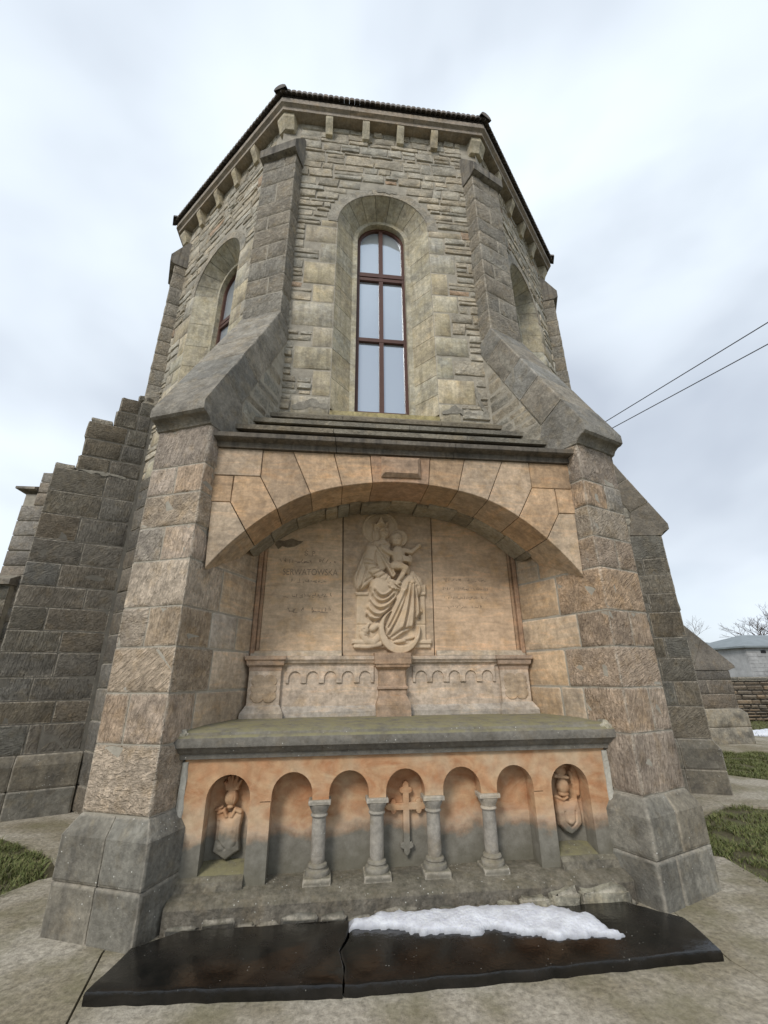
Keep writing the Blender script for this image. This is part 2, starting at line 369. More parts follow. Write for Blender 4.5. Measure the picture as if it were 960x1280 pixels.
# ---- walls with window
WHW, WSPR, WZB = .735, 8.44, 4.75
def wall(phi, seed, stones=True, win=True):
    P0 = face(phi); r = random.Random(seed); P = lambda a, d, z: P0(a-.03, d, z)
    # backing wall with arched opening
    V = []; F = []
    def q(*pts):
        b = len(V); V.extend(P(*p) for p in pts); F.append(list(range(b, b+len(pts))))
    X = AP*TAN+.03; ZT = 10.86
    q((-X, 0, -.05), (X, 0, -.05), (X, 0, WZB), (-X, 0, WZB))
    if win:
        ac = math.atan2(ZT-WSPR, X)
        th = sorted(set([i*math.pi/16 for i in range(17)]+[ac, math.pi-ac]))
        inner = [(WHW, WZB)]+[(WHW*math.cos(t), WSPR+WHW*math.sin(t)) for t in th]+[(-WHW, WZB)]
        outer = [(X, WZB)]
        for t in th:
            c, s = math.cos(t), math.sin(t); k = min(X/abs(c) if abs(c) > 1e-6 else 9e9, (ZT-WSPR)/s if s > 1e-6 else 9e9); outer.append((k*c, WSPR+k*s))
        outer.append((-X, WZB))
        for i in range(len(inner)-1):
            q((inner[i][0], 0, inner[i][1]), (outer[i][0], 0, outer[i][1]), (outer[i+1][0], 0, outer[i+1][1]), (inner[i+1][0], 0, inner[i+1][1]))
    else: q((-X, 0, WZB), (X, 0, WZB), (X, 0, ZT), (-X, 0, ZT))
    W = mk('apse_wall', V, F, M_MOR, church, smooth=False)
    if not stones: return
    zb = 4.72
    # window dressing quoins beside the opening
    z = zb; k = 0; dress = []
    while z < 8.42:
        h = min(r.uniform(.27, .46), 8.45-z)
        if 8.45-(z+h) < .14: h = 8.45-z
        for sg in (-1, 1):
            wd = (r.uniform(.98, 1.08) if (k+(sg > 0)) % 2 else r.uniform(1.14, 1.34))
            dress.append((z, z+h, sg, wd))
            A = (WHW+.004, wd-.006) if sg > 0 else (-wd+.006, -WHW-.004)
            hexblock('dressing_stone', P, A, (-.006, .1), (z+.006, z+h-.006), M_YEL, W, (4, 1, 4), .010, .006, color=tint((C_YEL if z < 7.2 and r.random() < .7 else C_RUB), .16, .06, r))
        z += h; k += 1
    def lim(sg, z0, z1):
        m = 0
        for (a, b, s, wd) in dress:
            if s == sg and a < z1-.01 and b > z0+.01: m = max(m, wd)
        for zz in (z0, (z0+z1)/2, z1):
            if zz > WSPR-.02:
                Rr = WHW+.16
                if zz < WSPR+Rr: m = max(m, math.sqrt(max(0, Rr*Rr-(max(zz, WSPR)-WSPR)**2)))
        return m
    z = zb
    def put(a0, a1, z0, z1):
        if a1-a0 < .035: return
        sk = r.uniform(-.018, .018); zc0, zc1 = z0, z1; am = (a0+a1)/2
        ww = lambda a, d, zz: (a+(zz-zc0)*r_sk, d, zz+sk*(a-am))
        r_sk = r.uniform(-.16, .16)
        hexblock('rubble_stone', P, (a0+.007, a1-.007), (-r.uniform(.005, .022), .1), (z0+.007, z1-.007), M_RUB, W, (max(4, int((a1-a0)/.08)), 1, 4), .016, .008, color=tint(C_RUB, .17, .04, r) if r.random() < .97 else tint((.37, .27, .19), .2, .05, r), warp=ww, bulge=.004, margin=.014)
    while z < 10.84:
        h = min(r.choice((.08, .11, .14, .17, .19, .22, .26)), 10.86-z)
        if 10.86-(z+h) < .06: h = 10.86-z
        L = lim(-1, z, z+h); Rr = lim(1, z, z+h)
        for (x0, x1) in (((-1.46, -L), (Rr, 1.46)) if L > 0 or Rr > 0 else ((-1.46, 1.46),)):
            a = x0
            while a < x1-.03:
                wd = min(r.uniform(.16, .55)*(1.1 if h < .15 else .95), x1-a)
                if x1-(a+wd) < .1: wd = x1-a
                if h > .17 and r.random() < .35:
                    s = z+h*r.uniform(.4, .6); put(a, a+wd, z, s); put(a, a+wd, s, z+h)
                else: put(a, a+wd, z, z+h)
                a += wd
        z += h
    # splayed jamb stones
    AI, DI = .475, .30          # inner edge of the splay and its depth
    def splay(sg, z0, z1, col):
        n = Vector((DI, WHW-AI)).normalized()
        pts = []
        V = []; F = []; g = .004
        for (a, d) in ((WHW, .0), (AI, DI), (AI+.1*n.x, DI+.1*n.y), (WHW+.1*n.x, .0+.1*n.y)):
            for zz in (z0+g, z1-g+(.05 if z1 > 8.44 and a < .68 else 0)): V.append(P(sg*a, d, zz))
        F = [[0, 1, 3, 2], [2, 3, 5, 4], [4, 5, 7, 6], [6, 7, 1, 0], [0, 2, 4, 6], [1, 3, 5, 7]]
        mk('jamb_stone', V, F, M_YEL, W, color=col, smooth=False)
    for sg in (-1, 1):
        z = 4.9
        hs = 0
        while z < 8.44:
            h = r.uniform(.3, .52); h = 8.45-z if 8.45-(z+h) < .2 else h
            splay(sg, z, z+h, tint(C_YEL, .14, .05, r)); z += h
    # splayed arch stones
    nseg = 9; ZI = 8.50
    for k in range(nseg):
        V = []; F = []; m = 4; t0 = math.pi*k/nseg+.006; t1 = math.pi*(k+1)/nseg-.006
        for j in range(m+1):
            t = t0+(t1-t0)*j/m; c, s = math.cos(t), math.sin(t)
            for (rr, zc, d) in ((WHW, WSPR, .0), (AI, ZI, DI), (AI+.1, ZI, DI+.05), (WHW+.1, WSPR, .05)): V.append(P(rr*c, d, zc+rr*s))
        for j in range(m):
            for i in range(4): F.append([j*4+i, j*4+(i+1) % 4, j*4+4+(i+1) % 4, j*4+4+i])
        F += [[0, 1, 2, 3], [m*4, m*4+1, m*4+2, m*4+3]]
        mk('arch_stone', V, F, M_YEL, W, color=tint((.42, .39, .315), .14, .03, r))
    # thin plastered extrados band over the arch
    for k in range(7):
        V = []; F = []; t0 = math.pi*k/7; t1 = math.pi*(k+1)/7-.004; m = 4
        for j in range(m+1):
            t = t0+(t1-t0)*j/m; c, s = math.cos(t), math.sin(t); wv = .15+.05*nz((k*3+j, seed, 0), .37)
            for (rr, d) in ((WHW+.003, -.012), (WHW+wv, -.012), (WHW+wv, .06), (WHW+.003, .06)): V.append(P(rr*c, d, WSPR+rr*s))
        for j in range(m):
            for i in range(4): F.append([j*4+i, j*4+(i+1) % 4, j*4+4+(i+1) % 4, j*4+4+i])
        F += [[0, 1, 2, 3], [m*4, m*4+1, m*4+2, m*4+3]]
        mk('arch_band_stone', V, F, M_RUB, W, color=tint((.36, .325, .265), .1, .04, r))
    # window surround, frame, panes
    def arch_path(hw, zs, z0, n=20):
        return [(hw, z0)]+[(hw*math.cos(i*math.pi/n), zs+hw*math.sin(i*math.pi/n)) for i in range(n+1)]+[(-hw, z0)]
    def band(name, prof, mat, parent, col=None, z0=5.15, n=20):   # prof: list of (hw, zs, dep)
        V = []; F = []; paths = [arch_path(hw, zs, z0, n) for (hw, zs, d) in prof]; L = len(paths[0]); K = len(prof)
        for i in range(L):
            for k in range(K): V.append(P(paths[k][i][0], prof[k][2], paths[k][i][1]))
        for i in range(L-1):
            for k in range(K-1): F.append([i*K+k, i*K+k+1, (i+1)*K+k+1, (i+1)*K+k])
        return mk(name, V, F, mat, parent, color=col, sharp=30)
    band('window_surround', [(AI, ZI, DI), (.40, 8.51, DI), (.392, 8.515, .47)], M_YEL, church, (.46, .43, .345), z0=4.85)
    win_o = band('window', [(.396, 8.515, .44), (.396, 8.515, .39), (.348, 8.515, .39), (.343, 8.515, .45)], M_WOOD, church, z0=5.08)
    def bar(name, a0, a1, z0, z1, d0=.392, d1=.45):
        V = [P(a, d, z) for a in (a0, a1) for d in (d0, d1) for z in (z0, z1)]
        mk(name, V, [[0, 1, 3, 2], [4, 5, 7, 6], [0, 1, 5, 4], [2, 3, 7, 6], [0, 2, 6, 4], [1, 3, 7, 5]], M_WOOD, win_o, smooth=False)
    bar('mullion', -.034, .034, 5.1, 8.88)
    bar('transom', -.38, .38, 7.765, 7.845, .384); bar('transom', -.38, .38, 7.685, 7.745, .388); bar('transom', -.38, .38, 6.42, 6.485, .388); bar('bottom_rail', -.38, .38, 5.08, 5.145, .386)
    for sg in (-1, 1):
        for (z0, z1) in ((5.15, 6.415), (6.49, 7.68)):
            V = [P(a, .432+dd, z) for dd in (0, .006) for a, z in ((sg*.036, z0), (sg*.346, z0), (sg*.346, z1), (sg*.036, z1))]
            mk('pane', V, [[0, 1, 2, 3], [4, 5, 6, 7], [0, 1, 5, 4], [1, 2, 6, 5], [2, 3, 7, 6], [3, 0, 4, 7]], M_GLS, win_o, smooth=False)
        top = [(sg*.036, 7.85), (sg*.346, 7.85)]+[(sg*.346*math.cos(i*R(84)/10), 8.515+.346*math.sin(i*R(84)/10)) for i in range(11)]
        V = [P(a, .432+dd, z) for dd in (0, .006) for a, z in top]; n = len(top)
        mk('pane', V, [list(range(n)), list(range(n, 2*n))]+[[i, (i+1) % n, (i+1) % n+n, i+n] for i in range(n)], M_GLS, win_o, smooth=False)
    # sill
    V = []
    for a in (-WHW, WHW): V += [P(a*.64, .47, 5.12), P(a, -.03, 4.85), P(a, -.03, 4.72), P(a*.64, .47, 4.72)]
    mk('window_sill', V, [[0, 1, 2, 3], [4, 5, 6, 7], [0, 1, 5, 4], [1, 2, 6, 5], [2, 3, 7, 6], [3, 0, 4, 7]], M_YEL, church, color=(.40, .34, .17), smooth=False)
wall(0, 11); wall(R(45), 12); wall(R(-45), 13); wall(R(90), 14, False, False); wall(R(-90), 15, False, False)
def lower_ashlar(phi, seed, a0, a1):
    P = face(phi); r = random.Random(seed); core = [o for o in church.children if o.name.startswith('apse_wall')][{R(45): 1, R(-45): 2}[phi]]; z = 0
    while z < 4.7:
        h = min(r.uniform(.28, .42), 4.72-z); a = a0
        while a < a1-.02:
            wd = r.uniform(.45, .9); wd = a1-a if a1-(a+wd) < .25 else wd
            hexblock('ashlar_block', P, (a+.006, a+wd-.006), (-.02, .1), (z+.006, z+h-.006), M_ASH, core, (4, 1, 4), .014, .005, color=tint((.22, .195, .16), .18, .05, r)); a += wd
        z += h
lower_ashlar(R(45), 81, -1.4, 1.4); lower_ashlar(R(-45), 82, -1.4, 1.4)
# straight choir walls behind
for sg in (-1, 1):
    mk('choir_wall', [(sg*AP, 5.56, -.05), (sg*AP, 16, -.05), (sg*AP, 16, 10.86), (sg*AP, 5.56, 10.86)], [[0, 1, 2, 3]], M_MOR, church, smooth=False)
mk('choir_wall', [(-AP, 16, -.05), (AP, 16, -.05), (AP, 16, 10.86), (-AP, 16, 10.86)], [[0, 1, 2, 3]], M_MOR, church, smooth=False)

# ---- buttresses
def clampw(u, v, z): return (u, v, z)
def buttress(psi, seed, col, col2, inner=0, step=False, plinth=True, mat=M_ASH):
    P = corner(psi); r = random.Random(seed); UF, HW = 1.09, .30
    # mortar core
    prof = [(-.45, -.05), (1.084, -.05), (1.084, 3.9), (.113, 6.2), (.113, 9.5), (-.45, 9.5)] if not step else [(-.45, -.05), (1.084, -.05), (1.084, 4.55), (.76, 4.6), (.76, 5.5), (.42, 5.5), (.42, 6.1), (.09, 6.1), (.09, 9.5), (-.45, 9.5)]
    V = [P(u, v, z) for v in (-HW+.006, HW-.006) for (u, z) in prof]; n = len(prof)
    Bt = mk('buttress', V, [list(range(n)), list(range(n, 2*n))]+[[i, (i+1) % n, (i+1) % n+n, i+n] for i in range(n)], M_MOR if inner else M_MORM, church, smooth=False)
    fr = lambda v, u, z: P(u, v, z)
    # plinth
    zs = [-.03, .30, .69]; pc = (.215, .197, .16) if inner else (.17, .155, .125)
    for ci in range(2):
        z0, z1 = zs[ci], zs[ci+1]
        def wp(v, u, z, zc=.572):
            if z > zc:
                f = (z-zc)/(.69-zc); v = v*(1-f*(.38-.305)/.38); u = u-f*.065 if u > .9 else u
            return (v, u, z)
        sp = r.uniform(-.02, .14)*(-1 if psi < 0 else 1)*(-1)
        for (a, b) in ((-.38, sp), (sp, .38)):
            hexblock('plinth_block', fr, (a+.003, b-.003), (.62, 1.149), (z0+.003, z1-.003), M_PLI, Bt, (5, 5, 9), .003, .003, color=tint(pc, .12, .04, r), warp=wp, sharp=16)
        for sg in (-1, 1):
            A = (.02, .38) if sg > 0 else (-.38, -.02)
            hexblock('plinth_block', fr, A, (-.1, .612), (z0+.003, z1-.003), M_PLI, Bt, (4, 5, 9), .003, .003, color=tint(pc, .12, .04, r), warp=wp, sharp=16)
    # shaft courses
    g0 = 0; cz = [.692, 1.138, 1.495, 1.84, 2.16, 2.56, 2.87, 3.185, 3.47, 3.90] if not step else [.692, 1.05, 1.33, 1.63, 1.95, 2.24, 2.56, 2.86, 3.2, 3.55, 3.95, 4.33, 4.72]
    g = .0045
    for ci in range(len(cz)-1):
        z0, z1 = cz[ci]+g, cz[ci+1]-g; two = ci % 2 == 1; dep = r.uniform(.30, .42) if two else r.uniform(.46, .60)
        if step: dep = r.uniform(.3, .8)
        if two:
            s = r.uniform(-.03, .06)*(1 if psi > 0 else -1)
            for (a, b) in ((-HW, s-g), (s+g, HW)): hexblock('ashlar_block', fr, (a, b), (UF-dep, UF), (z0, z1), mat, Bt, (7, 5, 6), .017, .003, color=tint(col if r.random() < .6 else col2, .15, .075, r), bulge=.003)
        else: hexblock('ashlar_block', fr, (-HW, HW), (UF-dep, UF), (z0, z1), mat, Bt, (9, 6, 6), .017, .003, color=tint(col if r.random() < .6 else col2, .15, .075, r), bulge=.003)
        u1 = UF-dep-2*g
        cuts = [-.06, u1] if u1 < .5 or r.random() < .6 else [-.06, r.uniform(.2, .45), u1]
        m2, rg = (M_DRS, .002) if inner and z1 < 3.7 else (mat, .014)
        for i in range(len(cuts)-1):
            a, b = cuts[i]+(g if i else 0), cuts[i+1]-(g if i < len(cuts)-2 else 0)
            if b-a < .05: continue
            if not inner and not step and r.random() < .3 and z1-z0 > .3:
                zm = (z0+z1)/2; hexblock('ashlar_block', fr, (-HW+.002, HW-.002), (a, b), (z0, zm-g), m2, Bt, (3, 4, 3), rg, .005, color=tint(col, .15, .06, r)); hexblock('ashlar_block', fr, (-HW+.002, HW-.002), (a, b), (zm+g, z1), m2, Bt, (3, 4, 3), rg, .005, color=tint(col2, .15, .06, r))
            else: hexblock('ashlar_block', fr, (-HW+.002, HW-.002), (a, b), (z0, z1), m2, Bt, (3, 5, 4), rg, .005, color=tint(C_DRS if inner and z1 < 3.7 and r.random() < .75 else col2, .14, .05, r), bulge=.002)
    if step:
        for (z0, z1, um) in ((4.72, 5.0, .82), (5.0, 5.32, .80), (5.32, 5.64, .82), (5.64, 5.95, .47), (5.95, 6.24, .44), (6.24, 6.36, .20)):
            s = r.uniform(.2, .6)*um
            for (a, b) in ((-.06, s-g), (s+g, um)): hexblock('ashlar_block', fr, (-HW, HW), (a, b), (z0+g, z1-g), mat, Bt, (3, 5, 4), .018, .010, color=tint(col2 if r.random() < .5 else col, .16, .06, r))
        for (u0, u1, zt) in ((.83, 1.10, 4.72), (.48, .80, 5.64)):
            hexblock('coping_stone', fr, (-HW, HW), (u0, u1), (zt+.003, zt+.07), mat, Bt, (3, 4, 1), .012, .012, color=tint(C_GRY, .1, .05, r))
    else:
        # sloped weathering blocks: courses square to the slope
        p0, p1 = Vector((1.23, 4.07)), Vector((.12, 6.27)); d = (p1-p0).normalized(); L = (p1-p0).length; nn = Vector((-d.y, d.x))   # nn points inward/down
        if nn.x > 0: nn = -nn
        cuts = [0]+sorted(r.uniform(.9, 1.1)*L*f for f in (.2, .43, .66, .85))+[L]
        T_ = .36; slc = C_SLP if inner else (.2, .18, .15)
        for i in range(len(cuts)-1):
            s0, s1 = cuts[i]+(.003 if i else 0), cuts[i+1]-.003
            def wp(v, a, b, s0=s0):   # a along slope, b depth below the surface
                p = p0+d*a+nn*b; u, z = p.x, p.y
                return (v, u, z)
            if i == 0:
                pts = [tuple(p0), (1.23, 3.975), (1.205, 3.955), (1.17, 3.95), (1.13, 3.92), (1.11, 3.88), (1.085, 3.87), (.60, 3.905), (p0+d*s1+nn*T_)[:], (p0+d*s1)[:]]
                prism('weathering_block', pts, lambda a, b, v: P(a, v, b), -.312, .312, M_SLP, Bt, .006, color=tint(slc, .08, .03, r))
            else:
                hexblock('weathering_block', fr, (-.312, .312), (s0, s1), (0, T_), M_SLP, Bt, (7, 6, 5), .012, .003, color=tint(slc, .14, .04, r), warp=wp, bulge=.002)
        z = 3.905
        while z < 5.6:
            h = r.uniform(.1, .24); zm = z+h
            # u where the underside of the weathering lies at height zm
            t = (zm-(p0+nn*T_).y)/d.y; um = (p0+nn*T_+d*t).x+.03
            if um > .12:
                cu = [-.06, um] if um < .45 else [-.06, r.uniform(.3, .7)*um, um]
                for i in range(len(cu)-1): hexblock('rubble_stone', fr, (-HW-.002, HW+.002), (cu[i]+.005, cu[i+1]-.005), (z+.005, zm-.005), M_RUB, Bt, (2, 4, 2), .018, .01, color=tint(C_GRY, .2, .06, r))
            z = zm
    # upper stage
    cz = [6.2, 6.64, 6.97, 7.34, 7.65, 8.0, 8.29, 8.6, 9.03, 9.40, 9.65]
    for ci in range(len(cz)-1):
        z0, z1 = cz[ci]+g, cz[ci+1]-g
        sp = [-HW, HW] if ci % 2 == 0 else [-HW, r.uniform(-.1, .1), HW]
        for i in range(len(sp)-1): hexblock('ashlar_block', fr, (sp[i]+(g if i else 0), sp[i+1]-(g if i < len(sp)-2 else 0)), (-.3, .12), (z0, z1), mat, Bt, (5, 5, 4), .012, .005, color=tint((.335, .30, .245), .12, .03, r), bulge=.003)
    prism('buttress_cap', [(.115, 9.62), (.17, 9.64), (.21, 9.66), (.215, 9.84), (-.06, 10.34), (-.4, 10.34), (-.4, 9.62)], lambda a, b, v: P(a, v, b), -.325, .325, M_BLK, Bt, .006, color=(.22, .20, .17))
    return Bt
buttress(R(-22.5), 21, C_ASH, (.52, .43, .335), inner=1)
buttress(R(22.5), 22, (.48, .37, .275), (.44, .37, .29), inner=1)
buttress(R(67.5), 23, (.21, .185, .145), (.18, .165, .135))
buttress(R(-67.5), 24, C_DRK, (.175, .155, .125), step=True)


def smear(parent, P, pts, wd, seed, mat=None, th=.004):
    """irregular pale mortar smear along a polyline, in a frame P(a, b, out)"""
    r = random.Random(seed); L = []; Rr = []
    dense = []
    for i in range(len(pts)-1):
        n = max(2, int(math.hypot(pts[i+1][0]-pts[i][0], pts[i+1][1]-pts[i][1])/.05))
        for j in range(n): t = j/n; dense.append((pts[i][0]+(pts[i+1][0]-pts[i][0])*t, pts[i][1]+(pts[i+1][1]-pts[i][1])*t))
    dense.append(pts[-1]); n = len(dense)
    for i, p in enumerate(dense):
        a = dense[max(i-1, 0)]; b = dense[min(i+1, n-1)]; dx, dy = b[0]-a[0], b[1]-a[1]; l = math.hypot(dx, dy) or 1; nx, ny = -dy/l, dx/l
        k = (.35+.65*math.sin(math.pi*(i+.6)/(n+.2)))*wd
        L.append((p[0]+nx*k*r.uniform(.25, 1.5), p[1]+ny*k*r.uniform(.25, 1.5))); Rr.append((p[0]-nx*k*r.uniform(.5, 1.1), p[1]-ny*k*r.uniform(.5, 1.1)))
    V = []; F = []
    for lst in (L, dense, Rr):
        for p in lst: V.append(P(p[0], p[1], th if lst is dense else 0.))
    for i in range(n-1): F += [[i, i+1, n+i+1, n+i], [n+i, n+i+1, 2*n+i+1, 2*n+i]]
    return mk('mortar_patch', V, F, mat or M_MORP, parent)
_w = [o for o in church.children if o.name.startswith('apse_wall')][0]; _b = [o for o in church.children if o.name.startswith('buttress')]
_PL = corner(R(-67.5)); _S = lambda u, z, h: _PL(u, .310+h, z)
smear(_b[3], _S, [(.80, 4.735), (.6, 4.725), (.3, 4.735), (.12, 4.715)], .035, 3)
_P0 = face(0); _SF = lambda a, z, h: _P0(a, -.020-h, z)
smear(_w, _SF, [(-.14, 9.27), (.02, 9.30), (.2, 9.26)], .07, 5); smear(_w, _SF, [(-1.25, 4.86), (-1.0, 4.95), (-.8, 4.9)], .07, 6); smear(_w, _SF, [(.74, 4.92), (1.0, 4.98), (1.3, 4.88)], .07, 7); smear(_w, _SF, [(1.25, 5.35), (1.3, 5.1), (1.38, 4.95)], .05, 8); smear(_w, _SF, [(-.98, 8.95), (-.86, 9.03)], .04, 9)
_PR = corner(R(22.5)); _SR = lambda u, z, h: _PR(u, -.318-h, z)
smear(_b[1], _SR, [(.22, 5.75), (.3, 5.5), (.42, 5.3), (.4, 5.12)], .05, 10)
# ---- cornice, corbels and roof
def ring(ov): return [(lambda P, X: (P, X))(face(ph), (AP+ov)*TAN) for ph in (R(-45), 0, R(45))]
for ph in (R(-45), 0, R(45), R(-90), R(90)):
    P = face(ph)
    prof = [(.05, 10.86), (-.185, 10.86), (-.19, 10.93), (-.225, 10.955), (-.245, 10.965), (-.245, 11.08), (-.05, 11.13), (.05, 11.13)]
    cuts = [-1, -.36, .30, 1] if ph == 0 else [-1, -.25, .4, 1]
    for i in range(3):
        V = []; F = []; n = len(prof)
        for kx in (cuts[i], cuts[i+1]):
            for (d, z) in prof:
                X = (AP-d)*TAN*kx
                if abs(kx) < 1: X = AP*TAN*kx+(.0015 if kx == cuts[i] else -.0015)
                V.append(P(X, d, z))
        for j in range(n): F.append([j, (j+1) % n, (j+1) % n+n, j+n])
        F += [list(range(n)), list(range(n, 2*n))]
        mk('cornice_slab', V, F, M_DRS, church, color=tint((.33, .285, .235), .06, .02), sharp=25)
    for a in (-.985, -.334, .285, .905):
        pr = [(.03, 10.857), (-.175, 10.857), (-.175, 10.77), (-.135, 10.70), (-.10, 10.62), (-.075, 10.53), (.03, 10.50)]
        prism('corbel', pr, lambda d, z, v, a=a, P=P: P(a+v, d, z), -.062, .062, M_YEL, church, .006, color=tint((.48, .43, .33), .08, .03))
for ps in (R(-22.5), R(22.5), R(-67.5), R(67.5)):
    Pc = corner(ps); tn = math.tan(R(22.5)); V = []; F = []
    lev = [(.155, .16, 10.857), (.155, .16, 10.76), (.10, .15, 10.66), (.07, .14, 10.55), (.02, .12, 10.53)]
    for (u, hv, z) in lev: V += [Pc(u, 0, z), Pc(u-hv*tn, hv, z), Pc(-.2, hv, z), Pc(-.2, -hv, z), Pc(u-hv*tn, -hv, z)]
    for i in range(len(lev)-1):
        for j in range(5): F.append([i*5+j, i*5+(j+1) % 5, i*5+5+(j+1) % 5, i*5+5+j])
    F += [[0, 1, 2, 3, 4], [20, 21, 22, 23, 24]]
    mk('corner_corbel', V, F, M_YEL, church, color=(.47, .42, .32), sharp=25)
# roof: hipped planes with interlocking tiles along the eaves
APX = Vector((0, O8.y, 14.2)); V = [APX]; F = []
rv = []
for ps in (-112.5, -67.5, -22.5, 22.5, 67.5, 112.5): rv.append(corner(R(ps))(.26, 0, 11.15))
V += rv+[Vector((-4.4, 16.2, 11.15)), Vector((4.4, 16.2, 11.15)), Vector((0, 16.2, 14.2))]
F = [[0, i, i+1] for i in range(1, 6)]+[[0, 6, 8, 9], [0, 9, 7, 1]]
roof = mk('roof', V, F, M_TILE, church, color=(.12, .105, .095), smooth=False)
sl = (14.2-11.15)/(AP+.26*math.cos(R(22.5)))
for ph in (R(-45), 0, R(45)):
    P = face(ph); nt_ = 40; X = (AP+.31)*TAN
    for row in range(2):
        for i in range(nt_):
            a = -X+2*X*(i+.5)/nt_; hw = X/nt_*.98; V = []; F = []
            d0 = -.31+row*.3; d1 = d0+.36
            for d in (d0, d1):
                zc = 11.145+(d+.29)*sl+.012*row
                for j in range(7):
                    t = math.pi*j/6; kx = -hw*math.cos(t); V.append(P(max(-(AP-d)*TAN, min((AP-d)*TAN, a+kx)), d, zc+.05*math.sin(t)+(.03 if d == d0 else 0)))
                for j in range(7):
                    t = math.pi*j/6; kx = -hw*math.cos(t); V.append(P(max(-(AP-d)*TAN, min((AP-d)*TAN, a+kx)), d, zc+.05*math.sin(t)-.018-(.012 if d == d0 else 0)))
            for j in range(6): F += [[j, j+1, 15+j, 14+j], [7+j, 8+j, 22+j, 21+j], [j, j+1, 8+j, 7+j]]
            mk('roof_tile', V, F, M_TILE, roof, color=tint((.165, .145, .13), .3, .05), sharp=60)
for ps in (R(-22.5), R(22.5), R(-67.5), R(67.5)):
    P = corner(ps); V = []; F = []
    for k in range(5):
        u = .36-.5*k
        zc = 11.15+(.31-u)*sl*math.cos(R(22.5))+.02; rr = .105
        vv = []; ff = []
        for (uu, r2, dz) in ((u, rr*1.12, .0), (u-.06, rr*1.12, .03), (u-.07, rr, .035), (u-.52, rr*.9, .5*sl*.9)):
            for j in range(9):
                t = math.pi*j/8; vv.append(P(uu, -r2*math.cos(t), zc+dz+r2*math.sin(t)))
        for i in range(3):
            for j in range(8): ff.append([i*9+j, i*9+j+1, i*9+10+j, i*9+9+j])
        ff.append(list(range(9)))
        mk('ridge_tile', vv, ff, M_TILE, roof, color=tint((.17, .15, .135) if k == 0 else (.07, .055, .05), .2, .05))

# ---- niche arch between the front buttresses
FY = -1.27
PF = lambda x, z, y: Vector((x, y, z))
Rr_ = 2.168; ZC = 3.41-Rr_
def intr(x): return ZC+math.sqrt(Rr_*Rr_-x*x)+.035*math.exp(-((abs(x)-1.0)/.45)**2)
niche = mk('niche_arch', [PF(x, z, y) for y in (-.75, -.45) for x, z in ((-1.75, 3.42), (1.75, 3.42), (1.75, 3.72), (-1.75, 3.72))], [[0, 1, 2, 3], [4, 5, 6, 7], [0, 1, 5, 4], [1, 2, 6, 5], [2, 3, 7, 6], [3, 0, 4, 7]], M_MORD, church, smooth=False)
def ipts(x0, x1, n=5, off=0.): return [(x0+(x1-x0)*i/n, intr(x0+(x1-x0)*i/n)-off) for i in range(n+1)]
G = .003
ar = random.Random(5)
def vous(name, pts, sg, col): prism(name, [(sg*x, z) for x, z in pts], PF, FY+ar.uniform(-.004, .004), -.76, M_DRS, niche, .005, color=col)
prism('keystone', ipts(-.282+G, .282-G)+[(.31-G, 3.70), (-.31+G, 3.70)], PF, FY-.004, -.76, M_DRS, niche, .005, color=(.41, .275, .185))
prism('keystone_panel', [(-.20, 3.455), (.20, 3.455), (.20, 3.68), (-.20, 3.68)], PF, FY-.055, FY, M_DRS, niche, .035, color=(.39, .275, .19))
for sg in (-1, 1):
    c = lambda: tint((.46, .335, .225), .16, .06, ar)
    vous('voussoir', ipts(.282+G, .582-G)+[(.675-G, 3.70), (.31+G, 3.70)], sg, c())
    vous('voussoir', ipts(.582+G, .885-G)+[(1.08-G, 3.70), (.675+G, 3.70)], sg, c())
    vous('voussoir', ipts(.885+G, 1.19-G)+[(1.37-G, 3.41), (1.37-G, 3.70), (1.08+G, 3.70)], sg, c())
    vous('voussoir', ipts(1.19+G, 1.455-G)+[(1.62-G, 3.137), (1.615-G, 3.41-G), (1.37+G, 3.41-G)], sg, c())
    vous('springer', ipts(1.455+G, 1.756, 8)+[(1.765, 2.50), (1.79, 3.137-G), (1.62+G, 3.137-G)], sg, tint((.49, .38, .27), .06, .03, ar))
    vous('spandrel_block', [(1.37+G, 3.41+G), (1.83, 3.41+G), (1.83, 3.70), (1.37+G, 3.70)], sg, c())
    vous('spandrel_block', [(1.62+G, 3.137+G), (1.80, 3.137+G), (1.80, 3.41-G), (1.62+G, 3.41-G)], sg, c())
# rough inner ring
k = -1.5
while k < 1.5:
    wd = ar.uniform(.12, .34); x1 = min(k+wd, 1.5); off = ar.uniform(.008, .035)
    pts = ipts(k+.004, x1-.004, 3, off)+[(x1-.004, intr(x1)+.2), (k+.004, intr(k)+.2)]
    prism('vault_stone', pts, PF, -.755-ar.uniform(0, .05), -.45, M_RUB, niche, .008, color=tint((.36, .32, .25), .2, .05, ar)); k = x1
